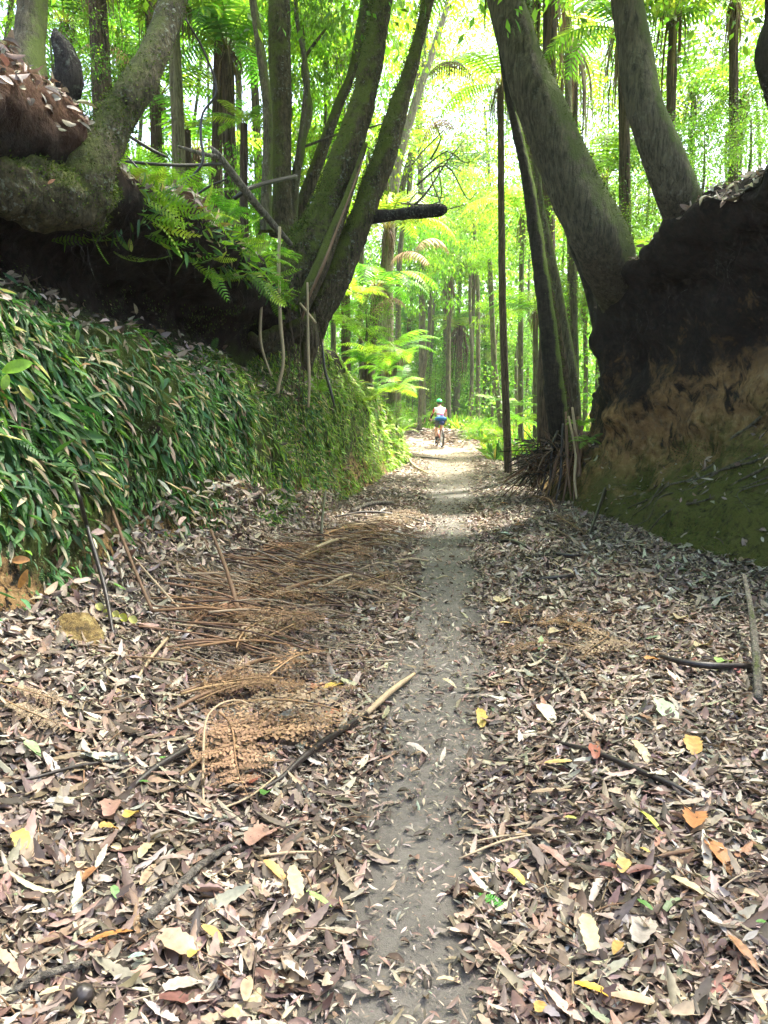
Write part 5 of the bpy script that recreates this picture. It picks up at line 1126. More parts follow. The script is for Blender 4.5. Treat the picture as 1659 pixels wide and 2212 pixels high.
# pile of old frond stalks at the end of the right bank
PS = [((1236, 880), (1262, 1095), 12.4, 11.9), ((1222, 890), (1235, 1085), 12.5, 11.9), ((1205, 930), (1185, 1070), 12.6, 12.2), ((1248, 900), (1215, 1088), 12.4, 12.0), ((1195, 950), (1120, 1050), 12.8, 13.4), ((1210, 940), (1150, 1062), 12.7, 12.8),
      ((1228, 900), (1252, 1110), 12.3, 11.5), ((1190, 965), (1090, 1040), 12.9, 14.2), ((1216, 915), (1200, 1085), 12.5, 12.0), ((1258, 920), (1240, 1100), 12.2, 11.7), ((1200, 960), (1165, 1075), 12.6, 12.4), ((1240, 930), (1262, 1060), 12.1, 11.8), ((1182, 975), (1130, 1035), 13.2, 13.8), ((1225, 950), (1175, 1080), 12.4, 12.2)]
ADJ = ['pale', 'dark', 'reddish', 'grey-brown', 'long slanting', 'bent brown', 'blackened', 'low slanting', 'thick straight', 'thin dark', 'short brown', 'straw-coloured', 'farthest slanting', 'twisted']
PLACE = ['top right of the heap against the mossy earth', 'in the middle of the heap', 'under the foot of the black trunk', 'crossing the heap toward the mossy corner', 'spreading from the heap onto the track', 'beside the long slanting one', 'at the front right of the heap',
         'lowest of those pointing at the track', 'straight down the front of the heap', 'nearest the right bank', 'just left of the black trunk foot', 'leaning on the green mossy corner', 'at the far end of the heap', 'across the front of the heap']
r = np.random.default_rng(33)
for i, (a, b_, y0, y1) in enumerate(PS):
    m1 = ((a[0] * .6 + b_[0] * .4) + r.uniform(-9, 9), (a[1] * .65 + b_[1] * .35) + r.uniform(-14, 6))
    stalk('heap_stalk', f'{ADJ[i]} dead frond stalk {PLACE[i]}', 'frond stalk', [(*a, y0, 5), (*m1, y0 * .6 + y1 * .4, r.uniform(5, 9)), ((a[0] + 2 * b_[0]) / 3 + r.uniform(-6, 6), (a[1] + 2 * b_[1]) / 3, y0 * .3 + y1 * .7, r.uniform(5, 8)), (*b_, y1, 4)],
          (M_straw if i % 6 == 0 else [M_darkstalk, M_brownstalk][i % 2]), 'dead stalks heaped under the black trunk')
A = Acc()
for i in range(210):
    t_ = r.random(); top = P(r.uniform(1170, 1262), r.uniform(945, 1030), 12.5); a = top + r.normal(size=3) * .12; b_ = a + np.array([-abs(r.normal()) * .28 + .1, -r.uniform(-.3, .5), -r.uniform(.25, .9)])
    if i % 8: c0 = P(r.uniform(1130, 1255), r.uniform(960, 1090), 12.3 + .7 * r.random()); dd = r.normal(size=3) * [.26, .25, .2]; a, b_ = c0 - dd, c0 + dd
    for q_ in (a, b_): q_[2] = max(q_[2], min(ter(q_[0], q_[1]), .8) + .02)
    m_ = (a + b_) / 2 + [r.normal() * .05, 0, .06]
    V, F, S = tube([a, m_, b_], [.009, .008, .004], 5, .2); A.add(V, F, np.array([(.2, .14, .09), (.09, .06, .04), (.035, .028, .022), (.15, .08, .04)][i % 4]) * r.uniform(.6, 1.2))
V, F, C = A.get(); tag(obj('debris_heap', mesh_np('debris_heap', V, F, C), M_deadfrond), 'heap of brown dead fern debris at the end of the right bank', 'debris', kind='stuff')
A = Acc()                                                          # loose straw and needles through the left pile and litter
for i in range(900):
    if i < 560: u, v = r.uniform(420, 900), r.uniform(1120, 1480)
    else: u, v = r.uniform(0, 1659), r.uniform(1150, 2190)
    p = G(u, v); L = r.uniform(.08, .4) if i < 560 else r.uniform(.05, .2); az = r.normal(.35, .4) if i < 560 else r.uniform(0, 6.28)
    if onpath(p[0], p[1]) > .4 or v < np.interp(u, [0, 300, 600, 760], [1500, 1330, 1190, 1090]): continue
    d = np.array([math.cos(az), math.sin(az), 0]); a = p - d * L / 2; b_ = p + d * L / 2; z0 = .015 + (.1 * r.random() if i < 560 else .01)
    a[2] = gz(a[0], a[1]) + z0; b_[2] = gz(b_[0], b_[1]) + z0 * r.random(); m_ = (a + b_) / 2 + [0, 0, .01]
    w_ = r.uniform(.0012, .003); V, F, S = tube([a, m_, b_], [w_, w_, w_ * .5], 4, .3, cap=False); A.add(V, F, np.array([(.36, .26, .15), (.22, .12, .06), (.1, .07, .05), (.42, .33, .22)][i % 4]) * r.uniform(.7, 1.2))
V, F, C = A.get(); tag(obj('straw_litter', mesh_np('straw_litter', V, F, C), M_deadfrond), 'fine straw and twiglets strewn through the litter', 'straw', kind='stuff')

A = Acc()
for i in range(230):
    u, v = r.uniform(470, 900), 0; v = np.interp(u, [470, 600, 760, 900], [1350, 1270, 1190, 1135]) + abs(r.normal()) * (70 if u < 760 else 40) - 45
    p = G(u, v); L = r.uniform(.3, 1.0); az = r.normal(.42, .32); d = np.array([math.cos(az), math.sin(az), r.normal() * .12]); a = p - d * L / 2; b_ = p + d * L / 2
    if onpath(b_[0], b_[1]) > .6: continue
    hgt = .03 + .14 * r.random(); a[2] = gz(a[0], a[1]) + hgt * r.random(); b_[2] = gz(b_[0], b_[1]) + hgt * r.random() * .6; m_ = (a + b_) / 2 + [0, r.normal() * .03, .02 + .05 * r.random()]
    w_ = r.uniform(.004, .0095); V, F, S = tube([a, m_, b_], [w_, w_ * .9, w_ * .6], 6, .1); A.add(V, F, np.array([(.36, .26, .16), (.24, .13, .07), (.10, .06, .045), (.42, .33, .22), (.30, .16, .07)][i % 5]) * r.uniform(.7, 1.2))
for i in range(48):
    if i < 36: u = r.uniform(470, 860); v = np.interp(u, [470, 600, 760, 900], [1370, 1280, 1195, 1135]) + abs(r.normal()) * 70 - 50
    elif i < 43: u, v = r.uniform(380, 700), r.uniform(1450, 1640)
    else: u, v = r.uniform(1080, 1340), r.uniform(1340, 1430)
    p = G(u, v); L = r.uniform(.35, .8); az = r.normal(.5, .6) + (3.14 if r.random() < .4 else 0)
    if onpath(p[0] + .3 * math.cos(az), p[1]) > .4: continue
    V, F, C = DFS[i % 3]; Vr = V * L; tl = r.uniform(-.5, .5); y, z = Vr[:, 1] * math.cos(tl) - Vr[:, 2] * math.sin(tl), Vr[:, 1] * math.sin(tl) + Vr[:, 2] * math.cos(tl)
    Vr = rotz(np.stack([Vr[:, 0], y, z], -1), az) + p + [0, 0, .03 + .07 * r.random()]; Vr[:, 2] = np.maximum(Vr[:, 2], gz(Vr[:, 0], Vr[:, 1]) + .01); A.add(Vr, F, C * r.uniform(.75, 1.15))
V, F, C = A.get(); tag(obj('fern_debris', mesh_np('fern_debris', V, F, C), M_deadfrond), 'tangled brown fern stalks and shrivelled fronds heaped beside the track', 'debris', kind='stuff')

# roots showing on the clay shelf of the right bank
t = thing('exposed_roots', 'grey roots creeping down the clay shelf of the right bank', 'roots', RV[np.argmin(abs(RV[:, 1, 1] - 8.2)), 30])
for k, (y0, j0, j1, dy) in enumerate(((7.2, 46, 22, .5), (7.6, 44, 12, 1.2), (8.0, 44, 18, -.3), (8.5, 42, 10, .9), (9.0, 42, 14, .4), (8.3, 34, 14, 1.6), (7.0, 40, 20, 1.4))):
    js = np.linspace(j0, j1, 9).astype(int); pts = []
    for q_, j_ in enumerate(js):
        i_ = np.argmin(abs(RV[:, 1, 1] - (y0 + dy * q_ / 8 + .12 * r.normal()))); pts.append(RV[i_, j_] + RN[i_, j_] * .006)
    V, F, S = tube(pts, np.linspace(.022, .007, 9) * r.uniform(.7, 1.3), 8, .06, .2, 9, k); wpart('root', V, F, None, M_slender, t)

# growth along the lip of the left ledge
A = Acc(); r = np.random.default_rng(21)
p, nn = sample(LV, LN, 2600, lambda m_, n2: (m_[..., 1] > 6.2) * (m_[..., 1] < 12.5) * (m_[..., 2] > 2.95) * (m_[..., 2] < 3.9) * (np.abs(m_[..., 0] - bl(m_[..., 1])) < 1.8) * np.clip(fbm(m_ * 1.5, 88, 3) * 2 + .7, .05, 1))
d = nn * .5 + np.array([.3, -.1, .0]) + r.normal(size=p.shape) * .45; L = r.uniform(.06, .2, len(p)); scatter(HANG + BLADE, p, d, nrm(nn + r.normal(size=p.shape) * .4), L, L * r.uniform(.12, .3, len(p)), pick(WB + WALL[:6], WBW + [6] * 6, len(p)), A)
p, nn = sample(LV, LN, 260, lambda m_, n2: (m_[..., 1] > 6.2) * (m_[..., 1] < 12.5) * (m_[..., 2] > 2.9) * (m_[..., 2] < 3.9) * (np.abs(m_[..., 0] - bl(m_[..., 1])) < 1.4))
d = nn * .4 + np.array([.5, -.1, -.1]) + r.normal(size=p.shape) * .4; L = r.uniform(.18, .4, len(p)); scatter(FT, p, d, nrm(nn + r.normal(size=p.shape) * .3), L, L * .36, pick(WB[:4], WBW[:4], len(p)), A)
V, F, C = A.get(); tag(obj('ledge_growth', mesh_np('ledge_growth', V, F, C), M_wall), 'grass and small ferns along the lip of the left ledge', 'undergrowth', kind='stuff')
stalk('mossy_log', 'short mossy log lying on the lip of the left ledge', 'log', [(375, 555, 8.2, 20), (420, 540, 8.4, 30), (470, 510, 8.7, 26), (515, 480, 9, 14)], M_mossbark, seg=14, amp=.25)
for lb, u, v, Y, L, rz in (('brown dead frond arching above the track at the top centre', 915, 190, 13.5, 1.3, .3), ('limp brown dead frond beside the pale leaning trunk', 985, 300, 16, 1.4, 2.2), ('rusty dead frond hanging over the far left bank', 935, 590, 19, 1.5, 2.9), ('brown dead frond drooping left of the white gap', 890, 560, 20, 1.6, .5), ('faded brown frond hanging at the far left bank corner', 800, 690, 15.5, 1.1, 5.9), ('brown dead frond behind the leaning tree', 300, 170, 13, 1.3, 3.5)):
    p = P(u, v, Y); t = thing('hanging_dead_frond', lb, 'dead fern', p); V, F, C = frond(24, 3, 75, 150, .2, int(u), (.34, .22, .12), (.25, .17, .09), .4, .7); o = obj('frond', mesh_np('hanging_dead_frond_mesh', V, F, C), M_deadfrond, t); o.scale = (L,) * 3; o.rotation_euler = (0, 0, rz)
HAZE = .0007
# ------------------------------------------------------------------ dead fern fronds on the floor
DF = [mesh_np('dead_fern_mesh', *bipinnate(1, 20, 11, .27, 22, DCOL[1])), mesh_np('dead_fern_mesh', *bipinnate(2, 22, 9, .2, 35, DCOL[0], .6)), mesh_np('dead_fern_mesh', *bipinnate(3, 18, 8, .18, 30, DCOL[2], .9)), mesh_np('dead_fern_mesh', *bipinnate(4, 18, 9, .22, 18, DCOL[3], .5))]
for m_ in DF: m_.materials.append(M_deadfrond)
DFL = [  # stem foot (u,v), tip (u,v), lift, mesh
 ('big orange-brown dead fern frond spread flat left of the worn track', (400, 1700), (720, 1560), .04, 0), ('curled golden dead frond at the near edge of the orange fern clump', (455, 1560), (560, 1740), .10, 0), ('dead frond with fine tawny leaflets lying behind the big orange one', (395, 1520), (690, 1470), .05, 1),
 ('shrivelled rusty frond left of the fern clump', (560, 1470), (420, 1540), .06, 2), ('rust-coloured dead frond in the middle of the stalk pile', (500, 1345), (700, 1270), .08, 1), ('shrivelled brown frond at the near side of the stalk pile', (520, 1420), (680, 1340), .05, 2),
 ('tawny dead frond hanging at the top of the left debris slope', (440, 1235), (520, 1330), .15, 3), ('dark rusty frond under the long stalks beside the bank foot', (600, 1240), (760, 1175), .05, 2), ('rusty dead frond near the far end of the stalk pile', (700, 1170), (850, 1130), .05, 1),
 ('dead frond pointing at the track from the pile', (730, 1290), (880, 1240), .03, 2), ('pale tawny frond at the left edge below the yellow clay', (10, 1520), (130, 1600), .06, 3), ('pale yellow dead leaflets at the left edge above the others', (0, 1490), (110, 1530), .08, 3),
 ('rusty dead frond right of the track, nearer of two', (1300, 1425), (1075, 1400), .03, 2), ('rusty dead frond right of the track, farther of two', (1330, 1385), (1110, 1345), .03, 1), ('dark rusty frond half covered by leaves right of the rusty pair', (1340, 1415), (1220, 1440), .04, 2),
 ('thin reddish frond lying along the foot of the right bank', (1200, 1120), (1330, 1205), .03, 2), ('brown shrivelled frond at the foot of the stalk heap', (1200, 1100), (1110, 1075), .05, 2), ('tawny frond between the pile and the left bank', (560, 1215), (650, 1180), .06, 1), ('curled frond in front of the big orange frond', (620, 1660), (480, 1690), .05, 3), ('brown frond left of the stalk pile', (420, 1380), (520, 1280), .06, 1)]
for i, (lb, a, b_, lf, k) in enumerate(DFL):
    a = G(*a) + [0, 0, .015]; b_ = G(*b_) + [0, 0, .01]; a[2] += lf * .3; d = b_ - a; L = np.linalg.norm(d)
    if L > 1.5: b_ = a + d / L * 1.5; L = 1.5
    if L < .35: b_ = a + d / L * .35; L = .35
    t = thing('dead_fern_frond', lb, 'dead fern', a); o = obj('frond', DF[k], None, t)
    t.rotation_euler = Vector(d).to_track_quat('X', 'Z').to_euler(); t.scale = (L, L, L); 
# ------------------------------------------------------------------ leaves that stand out
def bigleaf(label, u, v, px, ang, col, shape='serr', asp=.27, lift=.03, cat='leaf', ngroup=None, tilt=(0, 0), seed=0, at=None, name='fallen_leaf', thick=0):
    r = np.random.default_rng(seed * 7 + 1)
    p = G(u, v) if at is None else np.array(at)
    a = R_(ang); e = G(u + 20 * math.cos(a), v - 20 * math.sin(a)) if at is None else p + [math.cos(a), 0, math.sin(a)]
    d = nrm(e - p); fs = np.linalg.norm(e - p) / 20 if at is None else px2m(1, p)
    L = min(px * fs, .30); 
    pr = {'serr': (13, serr(.2)), 'oval': (9, lambda t, i: (.5 * math.sin(math.pi * min(.98, max(.03, t))) ** .55,) * 2), 'lance': (9, lance(.9)), 'ragged': (11, lambda t, i: (.5 * math.sin(math.pi * min(.97, max(.05, t))) ** .4 * r.uniform(.7, 1.05), .5 * math.sin(math.pi * min(.97, max(.05, t))) ** .4 * r.uniform(.7, 1.05)))}[shape]
    V, F = strip(pr[0], pr[1], r.uniform(.15, .5), r.uniform(.2, .7), r.uniform(-.4, .4), .05, seed)
    n = np.array([0, 0, 1.]) + np.array([tilt[0], tilt[1], 0]) if at is None else np.array([.5, -.8, .4])
    Rm = frames(d[None], n[None])[0]
    W = L * asp; zm = np.repeat(V[1::3, 2], 3); VV = np.stack([V[:, 0] * L, V[:, 1] * W, zm * L + (V[:, 2] - zm) * W], -1); VV = (VV - [L / 2, 0, 0]) @ Rm.T
    mid = np.abs(V[:, 1:2]) < .01
    C = np.array(col) * np.where(mid, .78, 1.) * (1 + .12 * r.normal(size=(len(V), 1)))
    p = p + np.array([0, 0, lift + .012]); o = obj(name, mesh_np(name, VV, [F], C), M_bigleaf); o.location = tuple(p)
    return tag(o, label, cat, ngroup)
M_bigleaf = leaf_mat('large_leaf', .2, .5, .4, (1.2, 1.1, .7), .45, 90)
YEL = (.55, .40, .10); GOLD = (.50, .31, .10); PALE = (.52, .43, .26); TAN = (.44, .32, .21); PINK = (.36, .22, .17); RUST = (.34, .17, .08); RED = (.28, .10, .065); ORN = (.44, .21, .07); GRN = (.10, .24, .05); LGRN = (.30, .45, .14); BLUE = (.30, .42, .36); BRN = (.24, .15, .10); GREY = (.42, .37, .32); CREAM = (.66, .58, .42); DRED = (.18, .08, .065)
BL = [
 ('pale green oval leaf with a spot at the left edge', 75, 1633, 48, -25, (.34, .5, .22), 'oval', .5), ('bright yellow leaf pointing up right in the left litter', 286, 1770, 46, 55, YEL, 'ragged', .5), ('orange-yellow ragged leaf below the bright yellow one', 238, 1806, 44, 15, GOLD, 'ragged', .8), ('square yellow torn leaf near the left edge', 47, 1837, 38, -70, YEL, 'ragged', .8),
 ('long orange serrated leaf in front of the thick grey branch', 245, 2036, 125, 28, ORN, 'serr', .16), ('pale blue-green oval leaf in the lower left', 298, 2090, 42, 25, BLUE, 'oval', .38), ('broad crumpled tan leaf beside the blue-green leaf', 385, 2066, 80, -30, TAN, 'ragged', .7), ('yellow ragged leaf lying on the crumpled tan leaf', 420, 2080, 40, 60, YEL, 'ragged', .5),
 ('large pinkish-brown serrated leaf at the end of the grey branch', 571, 1812, 95, 50, PINK, 'serr', .42), ('pink serrated leaf lying on the orange dead fern', 592, 1634, 78, -12, (.44, .27, .22), 'serr', .24), ('red crumpled leaf below the orange dead fern', 549, 1698, 28, 75, RED, 'ragged', .6), ('orange folded leaf, left wing of a split yellow pair near the track', 600, 1900, 70, -30, GOLD, 'serr', .3),
 ('yellow pointed leaf, right wing of a split pair near the track', 640, 1930, 78, -75, PALE, 'serr', .3), ('slender light green leaf lying below the split yellow pair', 690, 1964, 64, -25, LGRN, 'lance', .2), ('long pale tan notched leaf along the bottom left', 128, 2163, 88, 25, PALE, 'serr', .26), ('orange-tan leaf left of the track at the bottom', 460, 2042, 55, -35, GOLD, 'oval', .34),
 ('upright tan leaf with a dark midrib at the bottom left of the track', 534, 2158, 68, 85, TAN, 'oval', .3), ('small dark green leaf beside the dark smooth stalk', 354, 1657, 20, 10, GRN, 'oval', .5), ('small green twin leaf below the dark smooth stalk', 314, 1708, 24, 5, GRN, 'oval', .4), ('small round green leaf on the black glossy stalk', 574, 1730, 20, 60, GRN, 'oval', .7),
 ('small green leaf right of the crumpled orange leaf', 250, 1950, 24, -60, (.2, .36, .12), 'oval', .5), ('dark reddish leaf in the lower left litter', 200, 1900, 60, 60, RUST, 'serr', .25), ('tan serrated leaf standing on end left of the grey branch', 320, 1840, 80, 65, PALE, 'serr', .22), ('tan serrated leaf below the one standing on end', 322, 1905, 70, 65, TAN, 'serr', .22),
 ('grey-pink leaf lying at the head of the grey branch', 385, 1870, 80, 15, (.36, .28, .24), 'serr', .28), ('reddish folded leaf in the left litter by the yellow leaves', 242, 1762, 46, 80, PINK, 'ragged', .6),
 ('yellow butterfly-shaped leaf right of the worn track', 1116, 1913, 44, -25, YEL, 'ragged', .5), ('pinkish brown leaf beside the track at the lower right', 1078, 2078, 76, -38, PINK, 'serr', .24), ('big orange-brown serrated leaf at the right edge', 1566, 1874, 132, -40, (.46, .22, .09), 'serr', .27), ('bright golden serrated leaf at the bottom right', 1291, 2160, 104, -8, (.66, .38, .05), 'serr', .24),
 ('pale yellow notched leaf standing upright in the lower right', 1273, 2042, 90, -75, PALE, 'serr', .34), ('golden pointed leaf right of the pale notched leaf', 1334, 2066, 52, 70, GOLD, 'lance', .3), ('rust-brown serrated leaf at the lower right edge', 1606, 2080, 96, -42, (.34, .18, .09), 'serr', .26), ('grey-white curled leaf above the rust-brown edge leaf', 1545, 2013, 78, -32, (.55, .5, .44), 'serr', .28),
 ('large pale tan leaf below the golden serrated leaf', 1370, 2182, 104, -4, TAN, 'oval', .3), ('small green leaf in the dark litter at right', 1392, 1977, 38, -25, GRN, 'oval', .38), ('long cream serrated leaf below the big orange-brown one', 1503, 1938, 118, -20, PALE, 'serr', .2), ('long brown-pink serrated leaf right of the pale sticks', 1202, 1868, 92, -25, PINK, 'serr', .24),
 ('yellow saw-toothed leaf standing among dark red leaves', 1347, 1886, 48, 80, (.6, .42, .16), 'serr', .42), ('dark red smooth leaf right of the saw-toothed yellow leaf', 1382, 1900, 62, 22, DRED, 'oval', .3), ('dark red leaf left of the saw-toothed yellow leaf', 1320, 1890, 52, 5, (.26, .11, .09), 'oval', .34), ('orange leaf standing upright against the right slope', 1501, 1778, 66, 85, (.48, .22, .09), 'serr', .4),
 ('yellow leaf lying level right of the track', 1206, 1662, 64, 12, (.6, .42, .16), 'serr', .28), ('pale toothed leaf pointing down in the right litter', 1390, 1640, 70, -42, PALE, 'serr', .24), ('gold square leaf by the right slope', 1496, 1624, 36, -70, GOLD, 'ragged', .6), ('bright red small leaf on the dark ridged stalk', 1284, 1640, 26, -75, RED, 'ragged', .5),
 ('slim yellow-green blade in the right litter', 1408, 1788, 72, -30, (.42, .45, .08), 'lance', .16), ('small bright yellow leaf left of the brown stick', 1395, 1859, 30, -15, YEL, 'lance', .35), ('small lime oval leaf in the right litter', 1232, 1786, 26, 5, (.48, .5, .12), 'oval', .42), ('large greyish brown leaf lying square in the lower right', 1390, 2026, 80, 75, GREY, 'ragged', .5),
 ('yellow leaf lying on the rusty dead fronds', 1208, 1368, 52, 30, PALE, 'lance', .3), ('long tan leaf with a red tip left of the rusty fronds', 1098, 1354, 52, 8, (.55, .36, .14), 'lance', .22), ('yellow leaf in the dark litter at the far right', 1518, 1398, 46, 40, PALE, 'serr', .28), ('orange leaf at the end of the black damp stick', 1411, 1434, 38, 12, ORN, 'ragged', .4),
 ('yellow leaf on the slope above the black stick', 1470, 1338, 40, 50, PALE, 'lance', .34), ('pale green notched leaf in the right litter', 1440, 1548, 60, -45, (.42, .52, .34), 'ragged', .45), ('small green leaf near the right edge litter', 1562, 1439, 22, 40, LGRN, 'oval', .6), ('yellow leaf close to the right side of the track', 1040, 1560, 27, -75, YEL, 'ragged', .45),
 ('pale folded leaf right of the track, well ahead', 1085, 1301, 30, 70, PALE, 'ragged', .5), ('yellow leaf at the foot of the mossy bank', 1228, 1240, 30, -8, PALE, 'ragged', .5), ('rusty leaf far along the right side of the track', 1125, 1139, 30, 5, RUST, 'oval', .4), ('orange leaf far up the right side of the track', 1091, 1091, 22, 5, ORN, 'oval', .4), ('cream oval leaf lying on top of the right litter', 1180, 1552, 44, -40, CREAM, 'oval', .45),
 ('pale leaf leaning on the right bank, longest of three', 1536, 1196, 62, 48, GREY, 'serr', .24), ('tan leaf leaning on the right bank, lower right of three', 1606, 1214, 56, 50, TAN, 'serr', .24), ('pale narrow leaf leaning on the right bank, uppermost of three', 1600, 1175, 48, 55, GREY, 'lance', .24), ('orange-brown serrated leaf on the track by the fern clump', 730, 1552, 52, 20, (.42, .14, .07), 'serr', .34), ('yellow serrated leaf beside the red one near the fern clump', 722, 1492, 46, 30, (.6, .42, .1), 'serr', .3),
 ('orange-red leaf by the fern clump', 686, 1492, 28, 50, RED, 'ragged', .5), ('rusty flat leaf at the far left track edge', 868, 1168, 32, -4, RUST, 'oval', .35), ('grey notched leaf at the left edge of the track', 905, 1630, 54, -10, GREY, 'ragged', .36), ('yellow-tan leaf on the track itself', 972, 1486, 34, -15, PALE, 'serr', .35), ('fresh green leaf lying at the right edge of the frame', 1648, 2018, 34, 5, GRN, 'oval', .35),
 ('long pale leaf in the litter right of the track', 1165, 1600, 60, 15, GREY, 'serr', .24), ('tan leaf with wavy edges right of the worn track', 1192, 1725, 90, 10, TAN, 'serr', .18), ('pale tan leaf left of the track at mid-distance', 850, 1400, 36, 12, GREY, 'ragged', .4), ('cream leaf at the lower left edge', 20, 2100, 70, -35, TAN, 'serr', .3), ('dark brown leaf lying at the bottom centre left', 400, 2150, 95, 20, GREY, 'ragged', .42), ('maroon leaf at the bottom left', 385, 2180, 80, 10, DRED, 'ragged', .5),
 ('pale grey leaf beside the track at the bottom', 640, 2120, 62, -30, GREY, 'serr', .28), ('tan leaf pointing at the track from the lower left', 640, 1990, 60, 25, TAN, 'oval', .3), ('yellowed leaf at the bottom right corner', 1640, 2190, 60, -50, PALE, 'lance', .3), ('golden leaf at the bottom edge right of the track', 1165, 2200, 36, 80, GOLD, 'ragged', .6),
]
for i, b_ in enumerate(BL): bigleaf(*b_, seed=i)
# leaves on the left bank
for i, (lb, u, v, Y, px, ang, col, asp) in enumerate([
    ('broad bright lime leaf standing out at the left edge', 34, 796, 3.9, 64, 22, (.22, .42, .03), .46), ('lime leaf below the broad bright one at the left edge', 12, 830, 3.9, 36, 70, (.2, .36, .03), .5), ('yellow-green leaf sloping down under the lime leaves', 58, 852, 4, 44, -40, (.24, .28, .03), .36),
    ('orange dead leaf hanging at the left edge, upper of two', 44, 1214, 4.0, 36, 5, ORN, .5), ('orange dead leaf hanging at the left edge, lower of two', 50, 1256, 4.0, 44, 62, (.42, .2, .05), .34), ('single pale leaf caught in the dark hollow beneath the stump', 92, 320, 5.35, 26, 80, PALE, .28),
    ('brown leaf resting on the swollen root of the leaning tree', 111, 396, 4.75, 18, 35, (.42, .2, .1), .4)]):
    p = P(u, v, Y); bigleaf(lb, u, v, px, ang, col, 'oval', asp, at=p, seed=300 + i, lift=0, name='bank_leaf')
t = thing('yellow_creeper', 'short creeper with round yellow-green leaves above the yellow clay lump', 'creeper', P(205, 1300, 4.35))
V, F, S = tube([P(u, v, 4.35) for u, v in ((198, 1296), (222, 1318), (250, 1330), (282, 1332))], [.004, .004, .003, .002], 6, .03); wpart('stem', V, F, None, M_brownstalk, t)
for i, (u, v) in enumerate(((206, 1306), (224, 1318), (242, 1324), (258, 1328), (278, 1334), (242, 1352))):
    p = P(u, v, 4.33); V, F = OVAL[i % 4]; Rm = frames(np.array([[.8, 0, -.4 - .3 * (i % 2)]]), np.array([[.2, -.8, .5]]))[0]
    wpart('leaf', (V * [.055, .045, .05]) @ Rm.T + p, [F], np.tile((.42, .42, .06) if i % 2 else (.5, .48, .14), (len(V), 1)), M_bigleaf, t)
# lump of yellow clay at the foot of the left bank
c = P(118, 1425, 4.05); A = Acc(); n1, n2 = 46, 30
th, ph = np.meshgrid(np.linspace(0, 2 * np.pi, n1), np.linspace(.02, np.pi - .02, n2)); sp = np.stack([np.cos(th) * np.sin(ph), np.sin(th) * np.sin(ph), np.cos(ph)], -1)
rad = 1 + .35 * fbm(sp * 1.8, 5, 4) + .10 * fbm(sp * 7, 6, 3); V = (sp * rad[..., None]) * np.array([.31, .26, .25])
m, nt, out = newmat('yellow_clay'); vo = mapping(nt); n1_ = noise_node(nt, 12, 6, .7, vo); n2_ = noise_node(nt, 60, 4, .7, vo)
c_ = ramp(nt, n1_, [(.32, (.035, .025, .014)), (.47, (.20, .13, .04)), (.6, (.36, .27, .10)), (.75, (.46, .38, .19))]); c_ = mixc(nt, ramp(nt, n2_, [(.55, (0, 0, 0)), (.7, (1, 1, 1))]), c_, (.06, .05, .02))
b = N(nt, 'ShaderNodeBsdfPrincipled', inp={'Roughness': .9}); nt.links.new(c_, b.inputs['Base Color']); nt.links.new(bump(nt, n2_, .8, .03), b.inputs['Normal']); nt.links.new(b.outputs[0], out.inputs[0])
o = obj('clay_lump', mesh_np('clay_lump', V.reshape(-1, 3), [gridF(n2, n1)[:, ::-1]]), m); o.location = tuple(c); tag(o, 'crumbling lump of yellow clay at the foot of the left bank', 'clay')
# dark round seed
p = G(180, 2167); o = obj('seed', mesh_np('seed', (sp * (1 + .08 * fbm(sp * 2, 3, 2))[..., None]).reshape(-1, 3) * [.03, .028, .026], [gridF(n2, n1)[:, ::-1]]), M_darkstalk); o.location = tuple(p + [0, 0, .025]); tag(o, 'dark round seed lying in the bottom left litter', 'seed')
p = G(1094, 1972); t = thing('fern_sprig', 'tiny bright green fern sprig lying right of the track', 'fern', p)
V, F, C = frond(12, 2, 10, 20, .3, 5, (.16, .42, .08)); o = obj('frond', mesh_np('sprig_mesh', V, F, C), M_frond, t); t.scale = (.11,) * 3; t.location = tuple(p + [0, 0, .02]); t.rotation_euler = (0, 0, 2.4)

# ------------------------------------------------------------------ cyclist
def skin_mesh(name, verts, edges, root=0, sub=2):
    m = bpy.data.meshes.new(name + '_net'); m.from_pydata([v[:3] for v in verts], edges, [])
    o = bpy.data.objects.new(name + '_net', m); COL.objects.link(o)
    sk = o.modifiers.new('s', 'SKIN'); sk.use_smooth_shade = True
    ss = o.modifiers.new('u', 'SUBSURF'); ss.levels = sub; ss.render_levels = sub
    for i, v in enumerate(verts):
        d = m.skin_vertices[0].data[i]; rr = v[3]; d.radius = (rr, rr) if np.isscalar(rr) else rr; d.use_root = (i == root)
    dg = bpy.context.evaluated_depsgraph_get(); me = bpy.data.meshes.new_from_object(o.evaluated_get(dg)); bpy.data.objects.remove(o); me.name = name
    return me
BASE = P(950, 966, 29.0); BASE[2] = float(gz(BASE[0], BASE[1])) + .0
HEAD = R_(6)
bike = thing('bicycle', 'mountain bike ridden away along the track, seen from behind', 'bicycle', BASE); bike.rotation_euler = (0, 0, HEAD)
rider = thing('person', 'cyclist in green helmet, white jersey and grey shorts riding away', 'person', BASE); rider.rotation_euler = (0, 0, HEAD)
M_skin = plain_mat('skin', (.50, .28, .19), .5, .4); M_black = plain_mat('black_rubber', (.02, .02, .022), .6, .4); M_silver = plain_mat('silver_metal', (.62, .62, .64), .35, .5, .6); M_orange = plain_mat('orange_paint', (.55, .14, .08), .35, .5)
M_shorts = plain_mat('grey_cloth', (.075, .085, .09), .85, .2); M_sock = plain_mat('dark_sock', (.03, .025, .03), .8); M_blue = plain_mat('blue_cloth', (.035, .17, .42), .7, .3); M_helmet = plain_mat('green_helmet', (.02, .42, .13), .3, .5); M_navy = plain_mat('navy_bag', (.015, .03, .16), .6, .3); M_hair = plain_mat('dark_hair', (.03, .02, .015), .6)
